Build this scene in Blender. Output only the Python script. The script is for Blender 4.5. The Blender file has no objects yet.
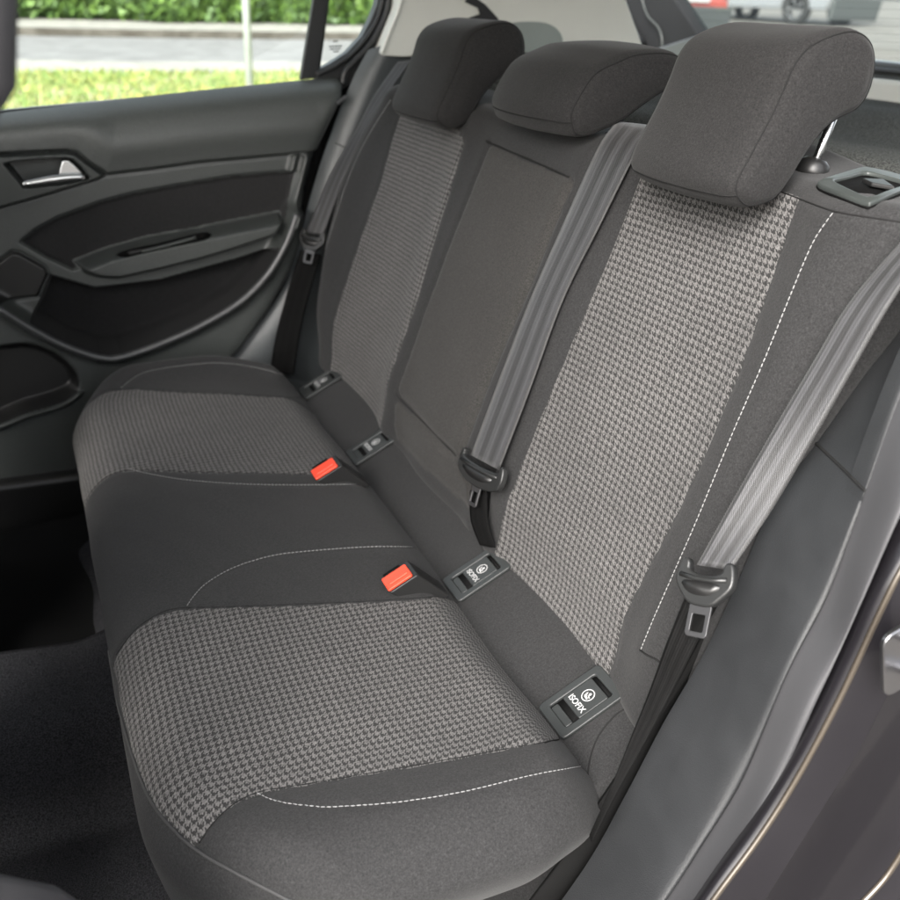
import bpy, bmesh, math, random
import numpy as np
from mathutils import Vector, Matrix
from mathutils.bvhtree import BVHTree
random.seed(4); rng = np.random.default_rng(4)
scene = bpy.context.scene
COL = scene.collection

# ------------------------------------------------------------------ camera
CAM = np.array([-0.4770060, -0.5629784, 0.6729153])
YAW, PITCH, ROLL, FPX = 0.4102036, -0.4239134, 0.0348274, 986.4742
_cy, _sy = math.cos(YAW), math.sin(YAW)
FWD = np.array([_sy*math.cos(PITCH), _cy*math.cos(PITCH), math.sin(PITCH)])
_r = np.array([_cy, -_sy, 0.0]); _u = np.cross(_r, FWD)
RGT = _r*math.cos(ROLL) + _u*math.sin(ROLL)
UPV = -_r*math.sin(ROLL) + _u*math.cos(ROLL)
cd = bpy.data.cameras.new('camera'); cam = bpy.data.objects.new('camera', cd); COL.objects.link(cam)
cd.sensor_width = 36; cd.sensor_fit = 'HORIZONTAL'; cd.lens = FPX/900*36
cd.clip_start = 0.02; cd.clip_end = 600
cd.dof.use_dof = True; cd.dof.focus_distance = 1.0; cd.dof.aperture_fstop = 6.5
M = Matrix(((RGT[0], UPV[0], -FWD[0], CAM[0]), (RGT[1], UPV[1], -FWD[1], CAM[1]), (RGT[2], UPV[2], -FWD[2], CAM[2]), (0, 0, 0, 1)))
cam.matrix_world = M
scene.camera = cam

# ------------------------------------------------------------------ world, sun, exposure
SUN_EL, SUN_ROT = math.radians(33), math.radians(224)
w = bpy.data.worlds.new('World'); scene.world = w; w.use_nodes = True
nt = w.node_tree; nt.nodes.clear()
out = nt.nodes.new('ShaderNodeOutputWorld'); bg = nt.nodes.new('ShaderNodeBackground'); sky = nt.nodes.new('ShaderNodeTexSky')
sky.sky_type = 'NISHITA'; sky.sun_disc = False; sky.sun_elevation = SUN_EL; sky.sun_rotation = SUN_ROT
sky.air_density = 1.0; sky.dust_density = 5.0; sky.ozone_density = 1.0
hs = nt.nodes.new('ShaderNodeHueSaturation'); hs.inputs['Saturation'].default_value = 0.3
nt.links.new(sky.outputs[0], hs.inputs['Color']); nt.links.new(hs.outputs[0], bg.inputs[0]); nt.links.new(bg.outputs[0], out.inputs[0])
bg.inputs[1].default_value = 0.15
sl = bpy.data.lights.new('sun', 'SUN'); sun = bpy.data.objects.new('sun', sl); COL.objects.link(sun)
sl.energy = 0.85; sl.angle = math.radians(30); sl.color = (1.0, 0.98, 0.95)
# direction TO the sun: sky rotation is measured from +Y towards +X
sd_ = Vector((math.sin(SUN_ROT)*math.cos(SUN_EL), math.cos(SUN_ROT)*math.cos(SUN_EL), math.sin(SUN_EL)))
sun.rotation_euler = sd_.to_track_quat('Z', 'Y').to_euler(); sun.location = (0, -4, 6)
scene.view_settings.view_transform = 'Standard'; scene.view_settings.look = 'None'
scene.view_settings.gamma = 1; scene.view_settings.exposure = 2.2
scene.cycles.max_bounces = 8; scene.cycles.diffuse_bounces = 5; scene.cycles.glossy_bounces = 3
scene.cycles.transparent_max_bounces = 12; scene.cycles.sample_clamp_indirect = 4

# ------------------------------------------------------------------ helpers
def ray(u, v):
    return FWD + RGT*((u-450)/FPX) - UPV*((v-450)/FPX)
def pl(px, n, p):
    """photo pixels -> points where their sight lines meet the plane (n, p)"""
    n = np.asarray(n, float); p = np.asarray(p, float); o = []
    for u, v in px:
        d = ray(u, v); t = ((p-CAM)@n)/(d@n); o.append(CAM+d*t)
    return np.array(o)
def onY(px, y): return pl(px, (0, 1, 0), (0, y, 0))
def onX(px, x): return pl(px, (1, 0, 0), (x, 0, 0))
def onZ(px, z): return pl(px, (0, 0, 1), (0, 0, z))
BASE = {}
def base_of(p):
    return BASE.get(p.name, np.zeros(3)) if p is not None else np.zeros(3)
def thing(name, label, cat, loc=(0, 0, 0), group=None):
    o = bpy.data.objects.new(name, None); COL.objects.link(o); o.location = loc
    o.empty_display_size = .05
    o['label'] = label; o['category'] = cat
    if group: o['group'] = group
    BASE[o.name] = np.array(loc, float)
    return o
def mesh(name, verts, faces, mats, parent=None, smooth=True, uv=None, attrs=None, normals=None, bevel=0, seg=2, weld=False, subsurf=0, kind=None):
    verts = np.asarray(verts, float); b = base_of(parent)
    me = bpy.data.meshes.new(name)
    me.from_pydata((verts-b).tolist(), [], [list(map(int, f)) for f in faces])
    if not isinstance(mats, (list, tuple)): mats = [mats]
    for m in mats: me.materials.append(m)
    me.update()
    if smooth: me.shade_smooth()
    else: me.shade_flat()
    if uv is not None:
        l = me.uv_layers.new(name='UVMap'); vi = np.empty(len(me.loops), int); me.loops.foreach_get('vertex_index', vi)
        l.data.foreach_set('uv', np.asarray(uv, float)[vi].ravel())
    for k, a in (attrs or {}).items():
        at = me.attributes.new(k, 'FLOAT', 'POINT'); at.data.foreach_set('value', np.asarray(a, float))
    if normals is not None: me.normals_split_custom_set_from_vertices(np.asarray(normals).tolist())
    o = bpy.data.objects.new(name, me); COL.objects.link(o)
    if parent is not None:
        o.parent = parent; BASE[o.name] = b
    if bevel:
        m = o.modifiers.new('b', 'BEVEL'); m.width = bevel; m.segments = seg; m.limit_method = 'ANGLE'; m.angle_limit = math.radians(35)
        m2 = o.modifiers.new('w', 'WEIGHTED_NORMAL'); m2.keep_sharp = False
    if subsurf:
        m = o.modifiers.new('s', 'SUBSURF'); m.levels = m.render_levels = subsurf
    if kind: o['kind'] = kind
    return o
def tag(o, label=None, cat=None, group=None, kind=None):
    if label: o['label'] = label
    if cat: o['category'] = cat
    if group: o['group'] = group
    if kind: o['kind'] = kind
    return o
def slab(name, P, d, mat, parent=None, bevel=.002, seg=3):
    """planar outline P pushed by vector d into a solid plate"""
    P = np.asarray(P, float); n = len(P); d = np.asarray(d, float)
    nrm = np.zeros(3)
    for i in range(n): nrm += np.cross(P[i]-P[0], P[(i+1) % n]-P[0])
    front = list(range(n)); back = [i+n for i in range(n)]
    if nrm@d > 0: f1 = front[::-1]; f2 = back
    else: f1 = front; f2 = back[::-1]
    fs = [f1, f2]
    for i in range(n):
        j = (i+1) % n
        q = [i, j, j+n, i+n]
        if nrm@d <= 0: q = q[::-1]
        fs.append(q)
    return mesh(name, np.vstack([P, P+d]), fs, mat, parent, bevel=bevel, seg=seg)
def resample(P, n, closed=False):
    P = np.asarray(P, float)
    if closed: P = np.vstack([P, P[:1]])
    s = np.r_[0, np.cumsum(np.linalg.norm(np.diff(P, axis=0), axis=1))]
    t = np.linspace(0, s[-1], n+1)[:-1] if closed else np.linspace(0, s[-1], n)
    return np.stack([np.interp(t, s, P[:, k]) for k in range(P.shape[1])], 1)
def spline(P, n, closed=False):
    """Catmull-Rom through P, n samples by length"""
    P = np.asarray(P, float); k = len(P); o = []
    for i in range(k if closed else k-1):
        if closed: a, b, c, d = P[i-1], P[i], P[(i+1) % k], P[(i+2) % k]
        else: a, b, c, d = P[max(i-1, 0)], P[i], P[i+1], P[min(i+2, k-1)]
        for t in np.linspace(0, 1, 12, endpoint=False):
            o.append(.5*((2*b)+(-a+c)*t+(2*a-5*b+4*c-d)*t*t+(-a+3*b-3*c+d)*t**3))
    if not closed: o.append(P[-1])
    return resample(o, n, closed)
def ring_slab(name, outer, inner, d, mat, parent=None, bevel=.0015, seg=2):
    A = np.asarray(outer); B = np.asarray(inner); n = len(A); d = np.asarray(d, float)
    V = np.vstack([A, B, A+d, B+d]); fs = []
    for i in range(n):
        j = (i+1) % n
        fs += [[i, j, n+j, n+i], [2*n+i, 3*n+i, 3*n+j, 2*n+j], [i, 2*n+i, 2*n+j, j], [n+i, n+j, 3*n+j, 3*n+i]]
    nrm = np.zeros(3)
    for i in range(n): nrm += np.cross(A[i]-A[0], A[(i+1) % n]-A[0])
    if nrm@d > 0: fs = [f[::-1] for f in fs]
    return mesh(name, V, fs, mat, parent, bevel=bevel, seg=seg)
def loft(name, curves, mat, parent=None, n=60, m=8, uvs=False, flip=False, smoothc=True, thick=0):
    C = [spline(c, n) for c in curves]
    rows = []
    for j in range(n):
        pts = np.array([c[j] for c in C])
        rows.append(spline(pts, m) if smoothc and len(pts) > 2 else resample(pts, m))
    V = np.array(rows).reshape(-1, 3); fs = []
    for j in range(n-1):
        for k in range(m-1):
            f = [j*m+k, j*m+k+1, (j+1)*m+k+1, (j+1)*m+k]
            fs.append(f[::-1] if flip else f)
    o = mesh(name, V, fs, mat, parent)
    if thick:
        s = o.modifiers.new('t', 'SOLIDIFY'); s.thickness = thick; s.offset = -1 if not flip else -1
    return o
def tube(name, P, r, mat, parent=None, k=8, closed=False, flat=None):
    P = np.asarray(P, float); n = len(P); r = np.broadcast_to(r, n)
    V = []; up = np.array([0.13, 0.21, .97]); fs = []
    for i in range(n):
        t = P[(i+1) % n if closed else min(i+1, n-1)] - P[i-1 if (closed or i) else 0]
        t = t/(np.linalg.norm(t)+1e-12)
        a = np.cross(t, up); a /= np.linalg.norm(a)+1e-12; b = np.cross(a, t); 
        for q in range(k):
            an = 2*math.pi*q/k
            V.append(P[i]+r[i]*(a*math.cos(an)+b*math.sin(an)))
    m = n if closed else n-1
    for i in range(m):
        j = (i+1) % n
        for q in range(k):
            p = (q+1) % k
            fs.append([i*k+q, i*k+p, j*k+p, j*k+q])
    if not closed:
        fs.append(list(range(k))[::-1]); fs.append([(n-1)*k+q for q in range(k)])
    return mesh(name, V, fs, mat, parent)
def rrect(cx, cy, w, h, r, n=6):
    o = []
    for sx, sy, a0 in ((1, 1, 0), (-1, 1, 90), (-1, -1, 180), (1, -1, 270)):
        for i in range(n+1):
            a = math.radians(a0+90*i/n)
            o.append((cx+sx*(w/2-r)+r*math.cos(a), cy+sy*(h/2-r)+r*math.sin(a)))
    return np.array(o)
def frame(O, a, b):
    """2-D (p,q) -> 3-D O + p a + q b"""
    O = np.asarray(O, float); a = np.asarray(a, float); b = np.asarray(b, float)
    return lambda p: np.array([O+x*a+y*b for x, y in p])
def unit(v): v = np.asarray(v, float); return v/np.linalg.norm(v)
def vnormals(V, F):
    F = np.asarray(F); N = np.zeros_like(V)
    fn = np.cross(V[F[:, 2]]-V[F[:, 0]], V[F[:, 3]]-V[F[:, 1]])
    for k in range(4): np.add.at(N, F[:, k], fn)
    return N/(np.linalg.norm(N, axis=1)[:, None]+1e-15)
def sd_poly(P, poly):
    """signed distance in 2-D, positive inside"""
    P = np.asarray(P, float); poly = np.asarray(poly, float); n = len(poly)
    d = np.full(len(P), 1e9); ins = np.zeros(len(P), bool)
    for i in range(n):
        a = poly[i]; b = poly[(i+1) % n]; e = b-a
        t = np.clip(((P-a)@e)/(e@e+1e-15), 0, 1)
        d = np.minimum(d, np.linalg.norm(P-(a+t[:, None]*e), axis=1))
        c = ((a[1] > P[:, 1]) != (b[1] > P[:, 1])) & (P[:, 0] < (b[0]-a[0])*(P[:, 1]-a[1])/(b[1]-a[1]+1e-15)+a[0])
        ins ^= c
    return np.where(ins, d, -d)
def d_line(P, L):
    d = np.full(len(P), 1e9)
    for a, b in zip(L[:-1], L[1:]):
        e = b-a; t = np.clip(((P-a)@e)/(e@e+1e-15), 0, 1)
        d = np.minimum(d, np.linalg.norm(P-(a+t[:, None]*e), axis=1))
    return d
def sstep(x): x = np.clip(x, 0, 1); return x*x*(3-2*x)
def text_mesh(name, s, size, fr, nrm, depth, mat, parent):
    c = bpy.data.curves.new('t', 'FONT'); c.body = s; c.size = size; c.align_x = 'CENTER'; c.align_y = 'CENTER'; c.extrude = 0; c.offset = size*.012
    o = bpy.data.objects.new('t', c); COL.objects.link(o)
    dg = bpy.context.evaluated_depsgraph_get(); me = bpy.data.meshes.new_from_object(o.evaluated_get(dg))
    V = np.array([v.co for v in me.vertices]); F = [list(p.vertices) for p in me.polygons]
    bpy.data.objects.remove(o); bpy.data.curves.remove(c); bpy.data.meshes.remove(me)
    W = fr(V[:, :2])+np.asarray(nrm)*depth
    return mesh(name, W, F, mat, parent, smooth=False)

# ------------------------------------------------------------------ materials
def newmat(name):
    m = bpy.data.materials.new(name); m.use_nodes = True; t = m.node_tree
    return m, t, t.nodes['Principled BSDF']
def N(t, ty, **kw):
    n = t.nodes.new(ty)
    for k, v in kw.items():
        if k in n.inputs: n.inputs[k].default_value = v
        else: setattr(n, k, v)
    return n
def mth(t, op, a, b=None, c=None):
    n = t.nodes.new('ShaderNodeMath'); n.operation = op
    for i, x in enumerate((a, b, c)):
        if x is None: continue
        if hasattr(x, 'links'): t.links.new(x, n.inputs[i])
        else: n.inputs[i].default_value = x
    return n.outputs[0]
def mixc(t, f, a, b):
    n = t.nodes.new('ShaderNodeMix'); n.data_type = 'RGBA'
    for s, x in ((n.inputs[0], f), (n.inputs[6], a), (n.inputs[7], b)):
        if hasattr(x, 'links'): t.links.new(x, s)
        else: s.default_value = x if not isinstance(x, tuple) else (*x, 1) if len(x) == 3 else x
    return n.outputs[2]
def plastic(name, col, rough=.5, spec=.5, grain=0.0, gscale=900, coat=0, metal=0, var=.15, vscale=12, coatr=.05):
    m, t, b = newmat(name)
    tc = N(t, 'ShaderNodeTexCoord')
    n = N(t, 'ShaderNodeTexNoise', Scale=vscale, Detail=5.0); t.links.new(tc.outputs['Object'], n.inputs['Vector'])
    f = mth(t, 'MULTIPLY_ADD', n.outputs[0], 2*var, 1-var)
    c = t.nodes.new('ShaderNodeVectorMath'); c.operation = 'SCALE'; c.inputs[0].default_value = col; t.links.new(f, c.inputs['Scale'])
    t.links.new(c.outputs[0], b.inputs['Base Color'])
    r = mth(t, 'MULTIPLY_ADD', n.outputs[0], .16, rough-.08); t.links.new(r, b.inputs['Roughness'])
    b.inputs['Specular IOR Level'].default_value = spec; b.inputs['Metallic'].default_value = metal
    b.inputs['Coat Weight'].default_value = coat; b.inputs['Coat Roughness'].default_value = coatr
    if grain:
        g = N(t, 'ShaderNodeTexNoise', Scale=gscale, Detail=2.0); t.links.new(tc.outputs['Object'], g.inputs['Vector'])
        bp = N(t, 'ShaderNodeBump', Strength=grain, Distance=.0006); t.links.new(g.outputs[0], bp.inputs['Height']); t.links.new(bp.outputs[0], b.inputs['Normal'])
    return m
def fabric(name, col, tooth=False, light=(.104, .100, .098), dark=(.018, .0175, .0172), pu=.0075, pv=.0093, speck=.32):
    """plain knitted cloth; with tooth=True the houndstooth weave shows where the mesh attribute sd > 0"""
    m, t, b = newmat(name)
    uv = N(t, 'ShaderNodeUVMap'); tc = N(t, 'ShaderNodeTexCoord')
    n1 = N(t, 'ShaderNodeTexNoise', Scale=750.0, Detail=2.0); t.links.new(tc.outputs['Object'], n1.inputs['Vector'])
    n2 = N(t, 'ShaderNodeTexNoise', Scale=9.0, Detail=4.0); t.links.new(tc.outputs['Object'], n2.inputs['Vector'])
    n3 = N(t, 'ShaderNodeTexNoise', Scale=420.0, Detail=1.0); t.links.new(tc.outputs['Object'], n3.inputs['Vector'])
    k = mth(t, 'MULTIPLY_ADD', n1.outputs[0], speck*5, 1-speck*2.5)
    k = mth(t, 'MAXIMUM', k, .15)
    k = mth(t, 'MULTIPLY', k, mth(t, 'MULTIPLY_ADD', n2.outputs[0], .28, .86))
    k = mth(t, 'MULTIPLY', k, mth(t, 'MULTIPLY_ADD', n3.outputs[0], 1.0, .5))
    col_s = None
    if tooth:
        at = N(t, 'ShaderNodeAttribute', attribute_name='sd')
        sep = N(t, 'ShaderNodeSeparateXYZ'); t.links.new(uv.outputs[0], sep.inputs[0])
        wob = N(t, 'ShaderNodeTexNoise', Scale=35.0, Detail=2.0); t.links.new(tc.outputs['Object'], wob.inputs['Vector'])
        wv = mth(t, 'MULTIPLY_ADD', wob.outputs[0], .5, -.25)
        x = mth(t, 'ADD', mth(t, 'DIVIDE', sep.outputs[0], pu), wv); y = mth(t, 'ADD', mth(t, 'DIVIDE', sep.outputs[1], pv), wv)
        a = mth(t, 'LESS_THAN', mth(t, 'FRACT', x), .55); bb = mth(t, 'LESS_THAN', mth(t, 'FRACT', y), .55)
        tw = mth(t, 'LESS_THAN', mth(t, 'FRACT', mth(t, 'MULTIPLY', mth(t, 'SUBTRACT', x, y), 2.0)), .5)
        pat = mth(t, 'ADD', mth(t, 'MULTIPLY', tw, a), mth(t, 'MULTIPLY', mth(t, 'SUBTRACT', 1.0, tw), bb))
        patn = mth(t, 'MULTIPLY', pat, mth(t, 'MULTIPLY_ADD', n3.outputs[0], 1.6, .2)); patn = mth(t, 'MINIMUM', patn, 1.25)
        pc = mixc(t, patn, dark, light)
        ins = mth(t, 'GREATER_THAN', at.outputs['Fac'], 0.0)
        col_s = mixc(t, ins, (*col, 1), pc)
    sc = t.nodes.new('ShaderNodeVectorMath'); sc.operation = 'SCALE'
    if col_s is not None: t.links.new(col_s, sc.inputs[0])
    else: sc.inputs[0].default_value = col
    t.links.new(k, sc.inputs['Scale']); t.links.new(sc.outputs[0], b.inputs['Base Color'])
    b.inputs['Roughness'].default_value = .9; b.inputs['Specular IOR Level'].default_value = .25
    b.inputs['Sheen Weight'].default_value = .05; b.inputs['Sheen Roughness'].default_value = .5
    bp = N(t, 'ShaderNodeBump', Strength=.5, Distance=.0005)
    h = n1.outputs[0]
    if tooth: h = mth(t, 'ADD', h, mth(t, 'MULTIPLY', mth(t, 'MULTIPLY', pat, ins), 1.1))
    t.links.new(h, bp.inputs['Height']); t.links.new(bp.outputs[0], b.inputs['Normal'])
    return m
def webbing(name, c1, c2, rough=.48):
    m, t, b = newmat(name)
    uv = N(t, 'ShaderNodeUVMap'); sep = N(t, 'ShaderNodeSeparateXYZ'); t.links.new(uv.outputs[0], sep.inputs[0])
    # u across 0..1, v along in metres; two satin bands, twill ribs
    s = mth(t, 'COSINE', mth(t, 'MULTIPLY', sep.outputs[0], 6.2832*3))
    band = mth(t, 'MULTIPLY_ADD', s, -.5, .5)
    band = mth(t, 'MULTIPLY', mth(t, 'SUBTRACT', band, .25), 2.0); band = mth(t, 'MINIMUM', mth(t, 'MAXIMUM', band, 0.0), 1.0)
    fine = mth(t, 'SINE', mth(t, 'MULTIPLY', sep.outputs[0], 6.2832*10))
    c = mixc(t, band, (*c1, 1), (*c2, 1))
    rib = mth(t, 'SINE', mth(t, 'ADD', mth(t, 'MULTIPLY', sep.outputs[0], 150.0), mth(t, 'MULTIPLY', sep.outputs[1], 2600.0)))
    tc = N(t, 'ShaderNodeTexCoord'); n = N(t, 'ShaderNodeTexNoise', Scale=40.0, Detail=6.0); t.links.new(tc.outputs['Object'], n.inputs['Vector'])
    k = mth(t, 'MULTIPLY', mth(t, 'MULTIPLY_ADD', rib, .22, .9), mth(t, 'MULTIPLY_ADD', n.outputs[0], .5, .75))
    k = mth(t, 'MULTIPLY', k, mth(t, 'MULTIPLY_ADD', fine, .25, .92))
    sc = t.nodes.new('ShaderNodeVectorMath'); sc.operation = 'SCALE'; t.links.new(c, sc.inputs[0]); t.links.new(k, sc.inputs['Scale'])
    t.links.new(sc.outputs[0], b.inputs['Base Color'])
    b.inputs['Roughness'].default_value = rough; b.inputs['Specular IOR Level'].default_value = .5 if rough < .5 else .05
    b.inputs['Sheen Weight'].default_value = .12 if rough < .5 else 0
    bp = N(t, 'ShaderNodeBump', Strength=.35, Distance=.0004); t.links.new(rib, bp.inputs['Height']); t.links.new(bp.outputs[0], b.inputs['Normal'])
    return m
def glass(name, tint=(.92, .96, .94), refl=.035):
    m = bpy.data.materials.new(name); m.use_nodes = True; t = m.node_tree; t.nodes.clear()
    o = t.nodes.new('ShaderNodeOutputMaterial'); tr = t.nodes.new('ShaderNodeBsdfTransparent'); gl = t.nodes.new('ShaderNodeBsdfGlossy'); mx = t.nodes.new('ShaderNodeMixShader')
    tr.inputs[0].default_value = (*tint, 1); gl.inputs['Roughness'].default_value = .02
    mx.inputs[0].default_value = refl
    t.links.new(tr.outputs[0], mx.inputs[1]); t.links.new(gl.outputs[0], mx.inputs[2]); t.links.new(mx.outputs[0], o.inputs[0])
    return m
def noisy(name, c1, c2, scale, rough=.9, bump=0, detail=6, c3=None, scale3=1.0, spec=.3):
    m, t, b = newmat(name)
    tc = N(t, 'ShaderNodeTexCoord'); n = N(t, 'ShaderNodeTexNoise', Scale=scale, Detail=float(detail)); t.links.new(tc.outputs['Object'], n.inputs['Vector'])
    r = N(t, 'ShaderNodeMapRange'); r.inputs[1].default_value = .35; r.inputs[2].default_value = .65; t.links.new(n.outputs[0], r.inputs[0])
    c = mixc(t, r.outputs[0], (*c1, 1), (*c2, 1))
    if c3:
        n2 = N(t, 'ShaderNodeTexNoise', Scale=scale3, Detail=3.0); t.links.new(tc.outputs['Object'], n2.inputs['Vector'])
        r2 = N(t, 'ShaderNodeMapRange'); r2.inputs[1].default_value = .5; r2.inputs[2].default_value = .62; t.links.new(n2.outputs[0], r2.inputs[0])
        c = mixc(t, r2.outputs[0], c, (*c3, 1))
    t.links.new(c, b.inputs['Base Color']); b.inputs['Roughness'].default_value = rough; b.inputs['Specular IOR Level'].default_value = spec
    if bump:
        bp = N(t, 'ShaderNodeBump', Strength=bump, Distance=.002); t.links.new(n.outputs[0], bp.inputs['Height']); t.links.new(bp.outputs[0], b.inputs['Normal'])
    return m

CLOTH = (.0185, .0184, .0187)
M_CUSH = fabric('seat_cloth_houndstooth', CLOTH, True)
M_CLOTH = fabric('seat_cloth_plain', CLOTH)
M_HEAD = fabric('headrest_cloth', (.0125, .0121, .0121), speck=.45)
M_ARM = fabric('armrest_cloth', (.027, .0258, .0245), speck=.5)
M_SEAM = plastic('seam_thread_dark', (.014, .014, .014), .9, .1)
M_PIPE = plastic('seam_piping', (.045, .045, .045), .8, .2)
M_THREAD = plastic('white_thread', (.21, .21, .21), .7, .3)
M_TRIM = plastic('trim_plastic_grained', (.0185, .0195, .021), .52, .5, grain=.6, gscale=950, var=.22, vscale=30)
M_TRIMB = plastic('trim_plastic_soft', (.052, .058, .061), .38, .6, grain=.5, gscale=1100)
M_DOOR = plastic('door_plastic_grained', (.050, .055, .053), .40, .6, grain=1.0, gscale=420, var=.25, vscale=250)
M_DOORI = fabric('door_insert_cloth', (.020, .020, .0205), speck=.3)
M_BLACK = plastic('black_plastic', (.012, .012, .012), .4, .5)
M_RUBBER = plastic('seal_rubber', (.050, .050, .053), .5, .4, grain=.2)
M_SEALB = plastic('black_rubber', (.012, .013, .014), .45, .5)
M_BEZ = plastic('bezel_plastic', (.038, .043, .041), .4)
M_DSTEEL = plastic('dark_steel', (.085, .085, .088), .35, .5, metal=.7)
M_PLATE = plastic('isofix_plastic', (.026, .028, .028), .38, .5, grain=.3, gscale=1600)
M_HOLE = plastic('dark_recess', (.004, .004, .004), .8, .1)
M_WHITE = plastic('white_print', (.42, .42, .42), .6, .3, var=.03)
M_RED = plastic('red_button', (.70, .055, .022), .32, .5, var=.05)
M_LATCH = plastic('latch_plastic', (.016, .0165, .0165), .38, .5, grain=.2)
M_CHROME = plastic('satin_chrome', (.62, .63, .63), .22, .5, metal=1, var=.04)
M_STEEL = plastic('steel', (.36, .36, .37), .3, .5, metal=1, var=.08)
M_PAINT = plastic('car_paint_dark', (.011, .010, .012), .35, .35, coat=.32, metal=.2, var=.08)
M_GLINT = plastic('painted_flange', (.075, .062, .048), .3, .5, coat=.8, metal=.5, var=.1)  # bronze highlight of the paint edges, put into the colour
M_LTRIM = plastic('light_grey_trim', (.60, .61, .57), .6, .4, grain=.2, var=.05)
M_CARPET = noisy('carpet', (.010, .010, .011), (.045, .045, .049), 600, .98, .8, 3, spec=.1)
M_SHELF = noisy('shelf_felt', (.020, .022, .021), (.10, .103, .098), 420, .95, .8, 4, spec=.1)
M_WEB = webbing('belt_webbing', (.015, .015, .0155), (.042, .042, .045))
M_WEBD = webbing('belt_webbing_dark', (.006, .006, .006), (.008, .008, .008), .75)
M_GLASS = glass('window_glass')

# ------------------------------------------------------------------ the place outside
def gz(x, y):
    D = math.hypot(x, y-.6); return -.6+.038*max(D-2, 0)
def ground_hit(u, v, off=0):
    d = ray(u, v); t = .5
    while t < 300:
        P = CAM+d*t
        if P[2] < gz(P[0], P[1])+off: return P
        t += .02+t*.002
    return CAM+d*300
def ground_sheet(name, outline_fn, mat, off):
    pass
n_r, n_a = 90, 120
V = [(0, .6, -.6)]; F = []
rad = np.r_[np.linspace(1.2, 40, 60), np.geomspace(42, 400, 30)]
for i, r in enumerate(rad):
    for k in range(n_a):
        a = 2*math.pi*k/n_a; x = r*math.cos(a); y = .6+r*math.sin(a); rr = min(r, 60)
        V.append((x, y, -.6+.038*max(rr-2, 0)))
for k in range(n_a): F.append([0, 1+k, 1+(k+1) % n_a])
for i in range(len(rad)-1):
    for k in range(n_a):
        a = 1+i*n_a+k; b = 1+i*n_a+(k+1) % n_a; F.append([a, a+n_a, b+n_a, b])
M_GRND = noisy('ground_asphalt', (.10, .093, .085), (.15, .14, .128), 1.2, .95, 0, 8)
mesh('ground', V, F, M_GRND, kind='structure')
# strips across the view beyond the far door, following the rising ground
def strip(name, y_a, y_b, mat, off, x0=-25, x1=13, nx=60, ny=10, slope=0, kind='structure', wob=0):
    V = []; F = []
    for i in range(nx):
        x = x0+(x1-x0)*i/(nx-1)
        for j in range(ny):
            y = y_a+(y_b-y_a)*j/(ny-1)+slope*x
            if wob and j in (0, ny-1): y += wob*math.sin(x*1.9+j)+wob*.6*math.sin(x*5.1+2*j)
            V.append((x, y, gz(x, y)+off))
    for i in range(nx-1):
        for j in range(ny-1):
            a = i*ny+j; F.append([a, a+1, a+ny+1, a+ny])
    return mesh(name, V, F, mat, kind=kind)
pg = [ground_hit(100, v) for v in (118, 73, 62, 37, 31, 29)]
Y_ = [p[1] for p in pg]
M_ROAD = noisy('road_asphalt', (.16, .155, .155), (.22, .215, .215), 3, .95, 0, 8)
M_CONC = noisy('concrete', (.24, .23, .21), (.33, .31, .28), 4, .95, 0, 6)
M_GRASSB = noisy('grass_soil', (.16, .19, .05), (.24, .24, .09), 1.5, .95, 0, 6, c3=(.36, .31, .20), scale3=.7)
strip('lawn', 3.5, Y_[1], M_GRASSB, .004, wob=.12)
strip('path', Y_[1]+.0, Y_[2], M_CONC, .010, wob=.05)
strip('road', Y_[2], Y_[3], M_ROAD, .006)
# far pavement with a real kerb step
kb = strip('pavement', Y_[3]+.02, Y_[5]+3, M_CONC, .12)
V = []; F = []
for i in range(60):
    x = -25+38*i/59; y = Y_[3]; z = gz(x, y)
    V += [(x, y-.12, z), (x, y-.10, z+.125), (x, y+.03, z+.125), (x, y+.03, z)]
for i in range(59):
    for j in range(3): F.append([i*4+j, i*4+j+1, i*4+j+5, i*4+j+4])
mesh('kerb', V, F, noisy('kerb_stone', (.045, .038, .030), (.09, .08, .068), 5), kind='structure')
# grass blades
def leaves(P, size, mat, name, kind=None, parent=None, up=0.0, asp=1.6):
    n = len(P); d = rng.normal(size=(n, 3)); d[:, 2] = np.abs(d[:, 2])*(1+up)+up; d /= np.linalg.norm(d, axis=1)[:, None]
    e = np.cross(d, rng.normal(size=(n, 3))); e /= np.linalg.norm(e, axis=1)[:, None]
    s = size*rng.uniform(.6, 1.4, (n, 1))
    V = np.stack([P-e*s*.5, P+d*s*asp*.5-e*s*.1, P+d*s*asp, P+e*s*.5+d*s*asp*.3], 1).reshape(-1, 3)
    F = np.arange(4*n).reshape(-1, 4)
    return mesh(name, V, F, mat, parent, smooth=False, kind=kind)
def leafmat(name, cols):
    m, t, b = newmat(name)
    g = N(t, 'ShaderNodeNewGeometry'); r = N(t, 'ShaderNodeValToRGB'); t.links.new(g.outputs['Random Per Island'], r.inputs[0])
    cr = r.color_ramp
    while len(cr.elements) < len(cols): cr.elements.new(.5)
    for i, c in enumerate(cols): cr.elements[i].position = i/(len(cols)-1); cr.elements[i].color = (*c, 1)
    t.links.new(r.outputs[0], b.inputs['Base Color']); b.inputs['Roughness'].default_value = .55
    return m
M_BLADE = leafmat('grass_blades', [(.09, .17, .03), (.16, .24, .045), (.24, .28, .09), (.38, .34, .08)])
xs = rng.uniform(-4, 7, 45000); ys = rng.uniform(5, Y_[1]+.1, 45000)
P = np.array([(x, y, gz(x, y)) for x, y in zip(xs, ys)])
g = leaves(P, .034, M_BLADE, 'grass', 'stuff', up=.7, asp=1.7)
tag(g, kind='stuff')
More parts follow.
